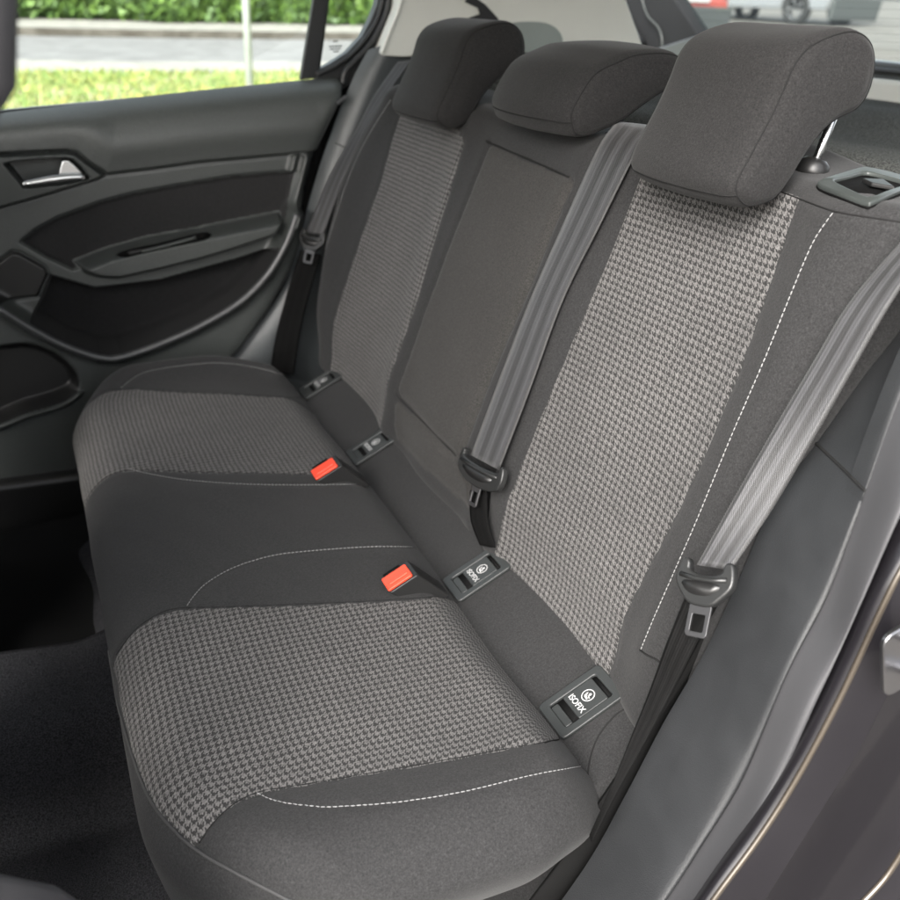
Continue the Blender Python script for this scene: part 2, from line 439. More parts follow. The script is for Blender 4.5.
M_LEAF = leafmat('hedge_leaves', [(.022, .048, .009), (.045, .095, .016), (.080, .15, .026), (.14, .23, .045)])
hy = Y_[5]
n = 42000
xs = rng.uniform(-8, 13.5, n); zz = rng.uniform(0, 1, n)**.9*1.9
bul = .22*np.sin(xs*1.7)+.15*np.sin(xs*4.3+1)+.12*np.sin(zz*5+xs*2)
ys = hy+.35+bul*.7-np.abs(rng.normal(size=n))*.12+ .25*(zz/1.9)
P = np.array([(x, y, gz(x, y)+.12+z) for x, y, z in zip(xs, ys, zz)])
hd = leaves(P, .11, M_LEAF, 'hedge', up=.2, asp=1.5)
tag(hd, 'long leafy green hedge along the far side of the road', 'hedge')
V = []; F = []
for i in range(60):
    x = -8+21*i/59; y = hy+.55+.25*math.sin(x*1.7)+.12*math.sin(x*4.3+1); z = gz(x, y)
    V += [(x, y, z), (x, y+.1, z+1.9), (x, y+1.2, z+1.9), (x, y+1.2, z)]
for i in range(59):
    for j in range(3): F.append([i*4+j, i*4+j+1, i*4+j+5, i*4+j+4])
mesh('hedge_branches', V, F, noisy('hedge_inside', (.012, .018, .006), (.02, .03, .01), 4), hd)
# sign post
pb = onY([(250, 90)], 9.5)[0]; x_, y_ = pb[0], pb[1]
z0 = gz(x_, y_)
po = thing('sign_post', 'thin grey metal post standing in the grass by the road', 'post', (x_, y_, z0))
tube('pole', [(x_, y_, z0), (x_, y_, z0+1.4), (x_, y_, z0+2.8)], .036, plastic('galvanised', (.42, .44, .43), .5, .5, metal=.3), po, 14)
tube('pole_foot', [(x_, y_, z0-.02), (x_, y_, z0+.05)], .07, M_CONC, po, 14)
slab('sign_plate', [(x_-.3, y_-.05, z0+2.2), (x_+.3, y_-.05, z0+2.2), (x_+.3, y_-.05, z0+2.8), (x_-.3, y_-.05, z0+2.8)], (0, .012, 0), M_STEEL, po, .003)

# parked cars behind, local frame: x forward, y left, z up
M_CARW = plastic('silver_paint', (.14, .143, .15), .3, .5, coat=.7, metal=.2, var=.03)
M_CARR = plastic('red_paint', (.32, .04, .03), .3, .5, coat=.7, var=.03)
M_CARG = plastic('bumper_grey', (.05, .055, .055), .6, .4)
M_TYRE = plastic('tyre', (.015, .015, .015), .8, .3)
M_CGL = plastic('car_glass', (.01, .012, .014), .08, .8)
def parked_car(loc, ang, paint, label, lower, sc=1.0, group='cars parked behind the rear window'):
    t = thing('parked_car', label, 'car', tuple(loc), group)
    ca, sa = math.cos(ang), math.sin(ang)
    def W(p): p = np.asarray(p, float)*sc; return np.stack([loc[0]+ca*p[:, 0]-sa*p[:, 1], loc[1]+sa*p[:, 0]+ca*p[:, 1], loc[2]+p[:, 2]], 1)
    prof = [(-2.0, .30), (-2.1, .48), (-2.08, .78), (-1.98, .95), (-1.75, 1.33), (-1.45, 1.46), (-.4, 1.5), (.35, 1.42), (1.05, 1.0), (1.85, .86), (2.08, .68), (2.1, .4), (2.0, .22)]
    wheels = (-1.25, 1.3)
    bot = []
    for cx in wheels[::-1]:
        for a in np.linspace(0, math.pi, 9): bot.append((cx+.37*math.cos(a), .31+.37*math.sin(a)))
    ring = prof+[(p[0], max(p[1], .2)) for p in bot]
    secs = []
    for y, k in ((-.86, .965), (-.80, 1.0), (.80, 1.0), (.86, .965)):
        s = []
        for x, z in ring:
            yy = y
            if z > .95: yy = y*(1-.28*(z-.95)/.55)
            s.append((x*(k if abs(y) > .83 else 1), yy, z))
        secs.append(W(s))
    m = len(ring); V = np.vstack(secs); F = []
    for a in range(3):
        for i in range(m):
            j = (i+1) % m; F.append([a*m+i, a*m+j, (a+1)*m+j, (a+1)*m+i])
    F.append(list(range(m))[::-1]); F.append([3*m+i for i in range(m)])
    mesh('body', V, F, paint, t, bevel=.03, seg=2)
    # glass: rear window, sides, windscreen
    slab('rear_window', W([(-1.97, -.62, 1.0), (-1.97, .62, 1.0), (-1.77, .54, 1.31), (-1.77, -.54, 1.31)]), W([(-.03, 0, .015)])[0]-W([(0, 0, 0)])[0], M_CGL, t, .005)
    for s in (-1, 1):
        slab('side_window', W([(-1.5, s*.875, .98), (.85, s*.875, .98), (.3, s*.775, 1.34), (-1.35, s*.765, 1.36)]), W([(0, s*.012, .0)])[0]-W([(0, 0, 0)])[0], M_CGL, t, .005)
        slab('tail_lamp', W([(-2.10, s*.82, .70), (-2.10, s*.6, .72), (-2.02, s*.6, .93), (-2.02, s*.82, .93)]), W([(-.05, 0, 0)])[0]-W([(0, 0, 0)])[0], M_CARR, t, .01)
        for cx in wheels:
            wl = mesh('wheel', *wheel_mesh(W, cx, s), M_TYRE, t)
            mesh('rim', *rim_mesh(W, cx, s), M_STEEL, wl)
    slab('bumper', W([(-2.02, -.84, .12), (-2.02, .84, .12), (-2.08, .86, .56), (-2.08, -.86, .56)]), W([(-.09, 0, 0)])[0]-W([(0, 0, 0)])[0], lower, t, .03)
    slab('number_plate', W([(-2.115, -.26, .62), (-2.115, .26, .62), (-2.115, .26, .73), (-2.115, -.26, .73)]), W([(-.02, 0, 0)])[0]-W([(0, 0, 0)])[0], M_WHITE, t, .003)
    return t
def wheel_mesh(W, cx, s):
    P = []; k = 28; prof = [(.20, .72), (.30, .72), (.325, .75), (.325, .87), (.30, .895), (.20, .89)]
    for i in range(k):
        a = 2*math.pi*i/k
        for r, y in prof: P.append((cx+r*math.cos(a), s*y, .325+r*math.sin(a)))
    F = []; q = len(prof)
    for i in range(k):
        for j in range(q):
            a = i*q+j; b = i*q+(j+1) % q; c = ((i+1) % k)*q+(j+1) % q; d = ((i+1) % k)*q+j; F.append([a, b, c, d])
    return W(P), F
def rim_mesh(W, cx, s):
    P = []; F = []
    for i in range(5):
        a = 2*math.pi*i/5
        for da, r in ((-.25, .03), (-.16, .21), (.16, .21), (.25, .03)):
            P.append((cx+r*math.cos(a+da), s*.88, .325+r*math.sin(a+da)))
        F.append([i*4, i*4+1, i*4+2, i*4+3])
    b = len(P)
    for i in range(24):
        a = 2*math.pi*i/24; P += [(cx+.19*math.cos(a), s*.885, .325+.19*math.sin(a)), (cx+.215*math.cos(a), s*.89, .325+.215*math.sin(a))]
    for i in range(24):
        j = (i+1) % 24; F.append([b+2*i, b+2*i+1, b+2*j+1, b+2*j])
    return W(P), F
def car_at(u, v, ang, paint, label, lower, local, sc=1.0):
    local = (local[0]*sc, local[1]*sc)
    """puts the car so that its local point (x,y) touches the ground where the photo shows it"""
    g = ground_hit(u, v); ca, sa = math.cos(ang), math.sin(ang)
    x = g[0]-(ca*local[0]-sa*local[1]); y = g[1]-(sa*local[0]+ca*local[1])
    return parked_car((x, y, g[2]), ang, paint, label, lower, sc)
car_at(793, 25, math.radians(104), M_CARW, 'silver car with a dark rear bumper behind the rear window', M_CARG, (-1.25, .86), 1.3)
car_at(704, 46, math.radians(108), M_CARR, 'red car at the left edge of the rear window', M_CARG, (-2.1, -.3), 1.25)

# ------------------------------------------------------------------ seat surfaces
TH = 0.28634; SB, NBv = np.array([math.sin(TH), 0, math.cos(TH)]), np.array([-math.cos(TH), 0, math.sin(TH)])
BP = np.array([.031, 0, .053])
def back_pt(s, y, n=0.0): return BP+s*SB+np.array([0, y, 0])+n*NBv

def rounded_box(lo, hi, r, step):
    """dense rounded box; returns verts, quad faces, closest inner point q and normal"""
    lo = np.array(lo, float); hi = np.array(hi, float)
    ax = []
    for k in range(3):
        L = hi[k]-lo[k]; c = max(2, int(round((L-2*r)/step)))
        a = np.linspace(0, 1, 9)
        ax.append(np.r_[lo[k]+r-r*np.tan(math.pi/4*(1-a)), np.linspace(lo[k]+r, hi[k]-r, c+1)[1:-1], hi[k]-r+r*np.tan(math.pi/4*a)])
    V = []; idx = {}; F = []
    def vid(i, j, k):
        key = (i, j, k)
        if key not in idx:
            idx[key] = len(V); V.append((ax[0][i], ax[1][j], ax[2][k]))
        return idx[key]
    n = [len(a)-1 for a in ax]
    for i in range(n[0]):
        for j in range(n[1]):
            F.append([vid(i, j, n[2]), vid(i+1, j, n[2]), vid(i+1, j+1, n[2]), vid(i, j+1, n[2])])
            F.append([vid(i, j, 0), vid(i, j+1, 0), vid(i+1, j+1, 0), vid(i+1, j, 0)])
    for i in range(n[0]):
        for k in range(n[2]):
            F.append([vid(i, 0, k), vid(i+1, 0, k), vid(i+1, 0, k+1), vid(i, 0, k+1)])
            F.append([vid(i, n[1], k), vid(i, n[1], k+1), vid(i+1, n[1], k+1), vid(i+1, n[1], k)])
    for j in range(n[1]):
        for k in range(n[2]):
            F.append([vid(0, j, k), vid(0, j, k+1), vid(0, j+1, k+1), vid(0, j+1, k)])
            F.append([vid(n[0], j, k), vid(n[0], j+1, k), vid(n[0], j+1, k+1), vid(n[0], j, k+1)])
    V = np.array(V); q = np.clip(V, lo+r, hi-r); d = V-q; nn = d/(np.linalg.norm(d, axis=1)[:, None]+1e-12)
    return q+nn*r, np.array(F), q, nn
def bvh(V, F): return BVHTree.FromPolygons([tuple(v) for v in V], [tuple(int(i) for i in f) for f in F])
def cast(tree, px):
    """where photo pixels land on a seat surface: points, normals, face index"""
    o = []
    for u, v in px:
        d = ray(u, v); h = tree.ray_cast(Vector(CAM), Vector(d))
        if h[0] is not None: o.append((np.array(h[0]), np.array(h[1]), h[2]))
    return o
def cast_uv(tree, px, V, F, UV):
    r = []
    for P, n_, fi in cast(tree, px):
        f = F[fi]; wgt = 1/(np.linalg.norm(V[f]-P, axis=1)**2+1e-9); r.append((wgt[:, None]*UV[f]).sum(0)/wgt.sum())
    return np.array(r)
def curve_on(tree, px, off=.0006, n=200, closed=False):
    px = spline(px, n, closed); r = []
    for P, n_, fi in cast(tree, px):
        d = unit(P-CAM)
        if n_@d > 0: n_ = -n_
        r.append(P+n_*off)
    return np.array(r)
def stitches(name, P, parent, pitch=.0052, ln=.0043, r=.00048, mat=None):
    s = np.r_[0, np.cumsum(np.linalg.norm(np.diff(P, axis=0), axis=1))]
    V = []; F = []; t = 0
    while t+ln < s[-1]:
        pts = [np.array([np.interp(t+ln*f, s, P[:, k]) for k in range(3)]) for f in (0, .3, .7, 1)]
        d = unit(pts[3]-pts[0]); a = unit(np.cross(d, (0.1, .2, .95))); b = np.cross(a, d); b0 = len(V)
        for p, rr in zip(pts, (.4, 1, 1, .4)):
            for q in range(6):
                an = math.pi*q/3; V.append(p+r*rr*(a*math.cos(an)+b*math.sin(an)))
        for i in range(3):
            for q in range(6):
                p_ = (q+1) % 6; F.append([b0+i*6+q, b0+i*6+p_, b0+(i+1)*6+p_, b0+(i+1)*6+q])
        F.append([b0+q for q in range(6)][::-1]); F.append([b0+18+q for q in range(6)])
        t += pitch
    return mesh(name, V, F, mat or M_THREAD, parent)
def groove(sd, w=.003, depth=.0022): return -depth*np.exp(-(sd/w)**2)

# ---- rear seat cushion
X0, X1, CY0, CY1 = -.458, -.02, -.012, 1.315
R = .065
V, F, q, nn = rounded_box((X0, CY0, -.21), (X1, CY1, .018), R, .0055)
# arc-length coordinate running from the rear over the front edge and down
ang = np.arctan2(-nn[:, 0], np.maximum(nn[:, 2], -1))
front = (q[:, 0] < X0+R+1e-6)
u = np.where(front & (nn[:, 0] < -1e-6), (X0+R)-R*np.clip(ang, 0, math.pi/2)-np.clip(.018-R-q[:, 2], 0, 1), V[:, 0])
UV = np.stack([u, V[:, 1]], 1)
def warp_cushion(V, nn):
    V = V.copy(); x, y, z = V.T.copy()
    wf = sstep((-.05-x)/.40)
    near = np.clip((.20-y)/.212, 0, 1); far = np.clip((y-1.10)/.215, 0, 1)
    V[:, 0] += wf*(.135*near**2.3+.12*far**2.3)
    top = sstep((z+.08)/.09)
    rear = sstep((x+.10)/.07)
    V[:, 2] += top*(-.018*rear+.006*np.sin(np.clip((x+.45)/.4, 0, 1)*math.pi))
    # side bolsters and the two rolls that bound the middle place
    b = np.exp(-((y-.055)/.06)**2)+np.exp(-((y-1.265)/.07)**2)*1.7
    V[:, 2] += top*(.014*b*(1-rear) + .006*np.exp(-((y-.66)/.13)**4)*(1-rear) - .006*(np.exp(-((y-.295)/.11)**2)+np.exp(-((y-1.02)/.11)**2)))
    # front face leans in towards the floor
    low = np.clip((-.03-z)/.18, 0, 1)
    V[:, 0] += sstep(-nn[:, 0]/.7)*.05*low**1.3
    # both lower ends tuck in under the seat
    V[:, 1] += sstep(-nn[:, 1]/.7)*np.where(y < .6, .145, .06)*np.clip((-.02-z)/.19, 0, 1)**1.15
    # rear far corner is cut back by the wheel arch
    V[:, 1] -= sstep((x+.22)/.2)*sstep((y-1.05)/.25)*.11
    V[:, 1] += sstep((x+.16)/.16)*sstep((.2-y)/.2)*.035
    return V
V = warp_cushion(V, nn); tr = bvh(V, F)
px_lo = [(574, 737), (568, 738), (562, 739), (555, 740), (545, 742), (530, 745), (515, 747), (500, 750), (400, 768), (300, 785), (262, 791), (235, 803), (213, 823), (199, 843)]
px_hi = [(444, 596), (430, 597), (415, 598), (400, 599), (370, 601), (300, 604), (220, 607), (180, 608), (158, 614), (135, 630), (116, 655)]
px_flo = [(368, 484), (340, 476), (300, 474), (200, 472), (143, 470), (118, 472), (104, 479), (90, 494), (81, 508)]
px_fhi = [(305, 398), (240, 395), (187, 393), (135, 389), (111, 390)]
def ycurve(px):
    a = cast_uv(tr, px, V, F, UV); a = a[np.argsort(a[:, 0])]
    k = (a[-1, 1]-a[-2, 1])/(a[-1, 0]-a[-2, 0]); return np.vstack([a, [a[-1, 0]+.1, a[-1, 1]+.1*k]])
c_lo, c_hi, c_flo, c_fhi = map(ycurve, (px_lo, px_hi, px_flo, px_fhi))
c_fhi = np.vstack([[c_fhi[0, 0]-.15, c_fhi[0, 1]-.03], c_fhi])
pipe_px = [(109, 650), (111, 665), (117, 700), (131, 750), (149, 797), (174, 830), (200, 852), (233, 871), (283, 897), (300, 905)]
pc = cast_uv(tr, pipe_px, V, F, UV)
UPIPE = float(np.median(pc[:6, 0])); print('pipe u', pc[:, 0], UPIPE)
yl = np.interp(UV[:, 0], c_lo[:, 0], c_lo[:, 1]); yh = np.interp(UV[:, 0], c_hi[:, 0], c_hi[:, 1])
fl = np.interp(UV[:, 0], c_flo[:, 0], c_flo[:, 1]); fh = np.interp(UV[:, 0], c_fhi[:, 0], c_fhi[:, 1])
usepipe = np.interp(UV[:, 1], pc[::-1, 1] if pc[0, 1] > pc[-1, 1] else pc[:, 1], pc[::-1, 0] if pc[0, 1] > pc[-1, 1] else pc[:, 0])
sdn = np.minimum(np.minimum(UV[:, 1]-yl, yh-UV[:, 1]), UV[:, 0]-usepipe)
sdf = np.minimum(np.minimum(UV[:, 1]-fl, fh-UV[:, 1]), UV[:, 0]-UPIPE+.06)
sd = np.maximum(sdn, sdf)
sd = np.where(q[:, 2] < -.21+R+.001, -1, sd)
N0 = vnormals(V, F)
st_px = {'near_outer': [(257, 793), (270, 799), (285, 803), (310, 806), (333, 807), (400, 802), (467, 791), (533, 775), (583, 766)],
         'mid_near': [(187, 606), (194, 596), (207, 583), (233, 568), (267, 557), (300, 552), (367, 547), (413, 547)],
         'mid_far': [(130, 469), (150, 474), (187, 480), (240, 484), (300, 485), (367, 484)],
         'far_outer': [(121, 388), (143, 373), (180, 366), (217, 363), (253, 367), (290, 377), (300, 382)]}
disp = groove(np.minimum(np.abs(sdn), np.abs(sdf)))
stuv = {k: cast_uv(tr, spline(v, 40), V, F, UV) for k, v in st_px.items()}
for k, L in stuv.items(): disp += -.0018*np.exp(-(d_line(UV, L)/.0035)**2)
# soft wrinkles of stretched cloth
def vnoise(P, sc, seed=0):
    r = np.random.default_rng(seed); o = 0
    for i in range(6):
        k = r.normal(size=P.shape[1])*sc; o = o+np.sin(P@k+r.uniform(0, 6.3))
    return o/6
disp += .0020*vnoise(V, 20, 1)+.0009*vnoise(V, 55, 2)
V2 = V+N0*disp[:, None]
NN = vnormals(V2, F)
bench = thing('rear_bench', 'grey cloth rear bench of a car with houndstooth panels and white stitching', 'car seat', (-.24, .65, -.21))
fsd = sd[F].mean(1); fy = V2[F][:, :, 1].mean(1)
def sub(name, V, F, mask, mat, parent, UVv, sdv, NNv):
    f = F[mask]; ids = np.unique(f); re = -np.ones(len(V), int); re[ids] = np.arange(len(ids))
    return mesh(name, V[ids], re[f], mat, parent, uv=UVv[ids], attrs={'sd': sdv[ids]}, normals=NNv[ids])
cu = sub('seat_cushion', V2, F, fsd <= 0, M_CUSH, bench, UV, sd, NN)
sub('houndstooth_panel', V2, F, (fsd > 0) & (fy < .65), M_CUSH, cu, UV, sd, NN)
sub('houndstooth_panel', V2, F, (fsd > 0) & (fy >= .65), M_CUSH, cu, UV, sd, NN)
tr_c = bvh(V2, F)
for v in (px_lo, px_hi, px_flo, px_fhi): tube('panel_seam', curve_on(tr_c, v, -.0004, 100), .0008, M_SEAM, cu)
for k, v in st_px.items(): stitches('white_stitching', curve_on(tr_c, v, .0004), cu)
tube('seam_piping', curve_on(tr_c, pipe_px, .0003, 120), .0016, M_PIPE, cu)

# ---- rear strip with the child-seat anchor plates
SLO = unit((.095, 0, .05)); NST = np.array([-SLO[2], 0, SLO[0]])
vs, fs, q_, n_ = rounded_box((-.075, .045, -.07), (.062, 1.205, .0), .022, .012)
vs[:, 2] += .006*np.cos(np.clip(vs[:, 0]/.07, -1, 1)*math.pi/2)-.004
Ws = vs[:, :1]*SLO+vs[:, 1:2]*np.array([0, 1, 0])+vs[:, 2:]*NST
stp = mesh('anchor_strip', Ws, fs, M_CLOTH, bench, uv=vs[:, :2])
tr_s = bvh(Ws, fs)
tube('end_seam', curve_on(tr_s, [(630, 706), (615, 716), (600, 734), (592, 752), (588, 772), (589, 785)], 0, 40), .0010, M_SEAM, bench)
def plate_at(yc):
    fr = frame(np.array([0, yc, 0])-SLO*.001+NST*.0025, np.array([0, -1, 0]), SLO)
    ou = rrect(0, 0, .056, .082, .006); inn = rrect(0, .0, .037, .060, .003)
    p = ring_slab('isofix_plate', fr(ou), fr(inn), NST*.0045, M_PLATE, bench, .0016, 3)
    slab('recess', fr(rrect(0, 0, .040, .062, .003)), NST*.0006, M_HOLE, p, 0)
    a = NST*.0012
    slab('lower_lip', fr(rrect(0, -.0255, .033, .009, .002)), NST*.0028, M_PLATE, p, .001)
    slab('flap', fr(rrect(0, .0055, .0355, .038, .002)), NST*.0038, M_PLATE, p, .001)
    slab('upper_window', fr(rrect(0, .0275, .030, .0058, .001)), NST*.0010, M_HOLE, p, 0)
    dz = .0041
    text_mesh('lettering', 'ISOFIX', .0098, frame(fr([(0, -.0055)])[0], [0, -1, 0], SLO), NST, dz, M_WHITE, p)
    # round child-seat emblem
    c = (.0, .0095); rr = .0078
    a1 = [(c[0]+rr*math.cos(t_), c[1]+rr*math.sin(t_)) for t_ in np.linspace(0, 2*math.pi, 33)[:-1]]
    a2 = [(c[0]+(rr-.0012)*math.cos(t_), c[1]+(rr-.0012)*math.sin(t_)) for t_ in np.linspace(0, 2*math.pi, 33)[:-1]]
    e = ring_slab('emblem', fr(a1)+NST*dz, fr(a2)+NST*dz, NST*.0002, M_WHITE, p, 0)
    k = .0055
    fig = np.array([(-.85, .1), (-.55, .55), (-.35, .05), (-.1, -.3), (.45, -.35), (.75, -.75), (.35, -.8), (-.35, -.75), (-.75, -.4)])*k+np.array(c)
    slab('emblem', fr(fig)+NST*dz, NST*.0002, M_WHITE, p, 0)
    hd_ = [(c[0]+k*.12+k*.33*math.cos(t_), c[1]+k*.42+k*.33*math.sin(t_)) for t_ in np.linspace(0, 2*math.pi, 17)[:-1]]
    slab('emblem', fr(hd_)+NST*dz, NST*.0002, M_WHITE, p, 0)
    bd = np.array([(-.1, .0), (.35, .1), (.85, -.15), (.8, -.35), (.3, -.12), (-.02, -.2)])*k+np.array(c)
    slab('emblem', fr(bd)+NST*dz, NST*.0002, M_WHITE, p, 0)
    return p
for yc in (.154, .427, .854, 1.163): plate_at(yc)

# ---- backrests
def region(yc_lo, yc_hi, s0, s1, S, Y):
    return np.minimum(np.minimum(Y-yc_lo(S), yc_hi(S)-Y), np.minimum(S-s0, s1-S))
def back_surface(y0, y1, shape, s0=-.05, s1=.503, th=.13, r=.024):
    v, f, q_, n_ = rounded_box((s0, y0, -th), (s1, y1, 0), r, .005)
    UVb = v[:, :2].copy(); v2 = shape(v, q_, n_)
    W = BP+v2[:, :1]*SB+v2[:, 1:2]*np.array([0, 1, 0])+v2[:, 2:]*NBv
    return W, f[:, ::1], UVb, v2
def ycb(px, tree, V, F, UVb):
    a = cast_uv(tree, px, V, F, UVb); a = a[np.argsort(a[:, 0])]
    return lambda S: np.interp(S, a[:, 0], a[:, 1])
def g_(y, c, w): return np.exp(-((y-c)/w)**2)
# near third
def shape_near(v, q_, n_):
    v = v.copy(); s, y, n = v.T
    fr_ = sstep((n+.05)/.05)
    v[:, 2] += fr_*(.014*g_(y, .085, .05)+.010*g_(y, .455, .035)-.006*g_(y, .285, .1)+.008*np.sin(np.clip(s/.48, 0, 1)*math.pi)-.010*sstep((.06-s)/.08))
    v[:, 0] += sstep((s-.40)/.09)*(-n/.13)*(.034+.030*sstep((y-.1)/.25))
    return v
Vn, Fn, UVn, Ln = back_surface(.022, .492, shape_near)
trn = bvh(Vn, Fn)
n_hi = ycb([(643, 167), (620, 227), (600, 277), (590, 300), (550, 393), (513, 487), (500, 530)], trn, Vn, Fn, UVn)
n_lo = ycb([(797, 200), (780, 247), (763, 300), (740, 367), (710, 443), (677, 513), (637, 590), (620, 630)], trn, Vn, Fn, UVn)
sdn_ = region(n_lo, n_hi, -.06, .492, UVn[:, 0], UVn[:, 1]); sdn_ = np.where(Ln[:, 2] < -.03, -1, sdn_)
st_n = [(833, 213), (813, 243), (790, 297), (762, 366), (733, 433), (697, 520), (662, 600), (649, 630), (641, 650)]
top_n = [(768, 187), (800, 199), (833, 211), (866, 217), (900, 222), (925, 226)]
Nn = vnormals(Vn, Fn)
if (Nn[np.argmax(Ln[:, 2])]@NBv) < 0: Fn = Fn[:, ::-1]; Nn = -Nn
dn = groove(sdn_)-.0018*np.exp(-(d_line(UVn, cast_uv(trn, spline(st_n, 40), Vn, Fn, UVn))/.0035)**2)+.0016*vnoise(Vn, 20, 5)+.0007*vnoise(Vn, 55, 15)
Vn2 = Vn+Nn*dn[:, None]; NNn = vnormals(Vn2, Fn)
fm = sdn_[Fn].mean(1) > 0
bn = sub('backrest', Vn2, Fn, ~fm, M_CUSH, bench, UVn, sdn_, NNn); sub('houndstooth_panel', Vn2, Fn, fm, M_CUSH, bn, UVn, sdn_, NNn)
trn2 = bvh(Vn2, Fn)
stitches('white_stitching', curve_on(trn2, st_n, .0004), bn, r=.00055)
tube('corner_seam', curve_on(trn2, [(640, 650), (647, 655), (657, 660), (664, 666)], 0, 30), .0012, M_SEAM, bn)
tube('top_seam', curve_on(trn2, top_n, 0, 80), .0009, M_SEAM, bn)
# wide two thirds
YOUT = lambda s: np.interp(s, [-.05, 0, .08, .2, .3, .42, .5], [1.25, 1.285, 1.32, 1.345, 1.345, 1.30, 1.25])
def shape_wide(v, q_, n_):
    v = v.copy(); s, y, n = v.T.copy()
    fr_ = sstep((n+.05)/.05)
    k = sstep((y-1.12)/.15); v[:, 1] += k*(YOUT(s)-1.30)
    v[:, 2] += fr_*(.009*g_(y, .872, .045)+.020*g_(y, 1.25, .06)-.006*g_(y, 1.03, .1)+.010*g_(y, .68, .15)+.004*g_(y, .52, .03)+.008*np.sin(np.clip(s/.48, 0, 1)*math.pi)-.010*sstep((.06-s)/.08))
    v[:, 0] += sstep((s-.40)/.09)*(-n/.13)*.045
    v[:, 0] -= .012*g_(y, .68, .16)*sstep((s-.40)/.1)
    return v
Vw, Fw, UVw, Lw = back_surface(.496, 1.30, shape_wide)
trw = bvh(Vw, Fw)
w_hi = ycb([(397, 123), (380, 183), (357, 250), (340, 300), (331, 345)], trw, Vw, Fw, UVw)
w_lo = ycb([(477, 92), (463, 140), (447, 200), (417, 300), (397, 357), (384, 405)], trw, Vw, Fw, UVw)
sdw = region(w_lo, w_hi, -.06, .492, UVw[:, 0], UVw[:, 1]); sdw = np.where(Lw[:, 2] < -.03, -1, sdw)
pan = [(489, 144), (496, 146), (568, 177), (571, 183), (548, 236), (525, 292), (490, 375), (462, 450), (456, 456), (399, 398), (396, 390), (412, 345), (440, 268), (470, 190)]
pan_uv = cast_uv(trw, pan, Vw, Fw, UVw); sdp = sd_poly(UVw, pan_uv); sdp = np.where(Lw[:, 2] < -.03, -1, sdp)
low = [(395, 404), (399, 401), (462, 462), (470, 480), (476, 515), (440, 482), (397, 440), (394, 425)]
low_uv = cast_uv(trw, low, Vw, Fw, UVw); sdl = sd_poly(UVw, low_uv); sdl = np.where(Lw[:, 2] < -.03, -1, sdl)
st_w = [(391, 100), (375, 125), (360, 152), (347, 183), (337, 213), (327, 245), (319, 270), (314, 300)]
Nw = vnormals(Vw, Fw)
if (Nw[np.argmax(Lw[:, 2])]@NBv) < 0: Fw = Fw[:, ::-1]; Nw = -Nw
dw = groove(sdw)+groove(sdp, .0045, .006)+.003*sstep(sdp/.02)+.004*sstep(sdl/.01)+.0016*vnoise(Vw, 20, 6)+.0007*vnoise(Vw, 55, 16)
Vw2 = Vw+Nw*dw[:, None]; NNw = vnormals(Vw2, Fw)
fm = sdw[Fw].mean(1) > 0; fp = (sdp[Fw].mean(1) > 0) & ~fm; fl_ = (sdl[Fw].mean(1) > 0) & ~fm & ~fp
bw = sub('backrest', Vw2, Fw, ~fm & ~fp & ~fl_, M_CUSH, bench, UVw, sdw, NNw)
sub('houndstooth_panel', Vw2, Fw, fm, M_CUSH, bw, UVw, sdw, NNw)
sub('folded_armrest', Vw2, Fw, fp, M_ARM, bw, UVw, sdw, NNw)
sub('armrest_base', Vw2, Fw, fl_, M_ARM, bw, UVw, sdw, NNw)
trw2 = bvh(Vw2, Fw)
stitches('white_stitching', curve_on(trw2, st_w, .0006), bw, r=.0006)
tube('armrest_seam', curve_on(trw2, [(486, 141), (495, 145), (540, 164), (562, 174), (569, 177.5)], -.0006, 120), .0019, M_SEAM, bw)
tube('armrest_seam', curve_on(trw2, [(397, 393), (399, 398), (428, 427), (456, 456)], .0, 60), .0010, M_SEAM, bw)

# ---- backrest release bezel on top of the near backrest
O_ = back_pt(.503, 0, 0); nt_ = SB
nt_ = unit(SB+.3*NBv)
def cp(px): return np.array([h[0] for h in cast(trn2, px)])
bo = spline(cp([(816, 188), (821, 185), (840, 179), (858, 173.5), (867, 173), (890, 178), (914, 185.5), (917, 189), (893, 199), (873, 208), (864, 209), (840, 200), (820, 192)]), 48, True)
bi = spline(cp([(833, 186), (837, 184.5), (850, 181.5), (860, 178.5), (867, 178), (885, 182.5), (903, 188), (905, 190), (886, 197), (872, 202.5), (865, 202.5), (850, 196), (836, 189)]), 48, True)
print(len(bo), len(bi))
rl = ring_slab('release_bezel', bo+nt_*.001, bi+nt_*.001, nt_*.005, M_BEZ, bench, .002, 3)
slab('release_recess', bo+nt_*.0005, nt_*.002, M_HOLE, rl, 0)
slab('release_lever', [bi[8]*.7+bi[34]*.3, bi[14]*.75+bi[34]*.25, bi[22]*.7+bi[34]*.3, bi[26]*.6+bi[2]*.4]+nt_*.003, nt_*.004, M_BLACK, rl, .001)

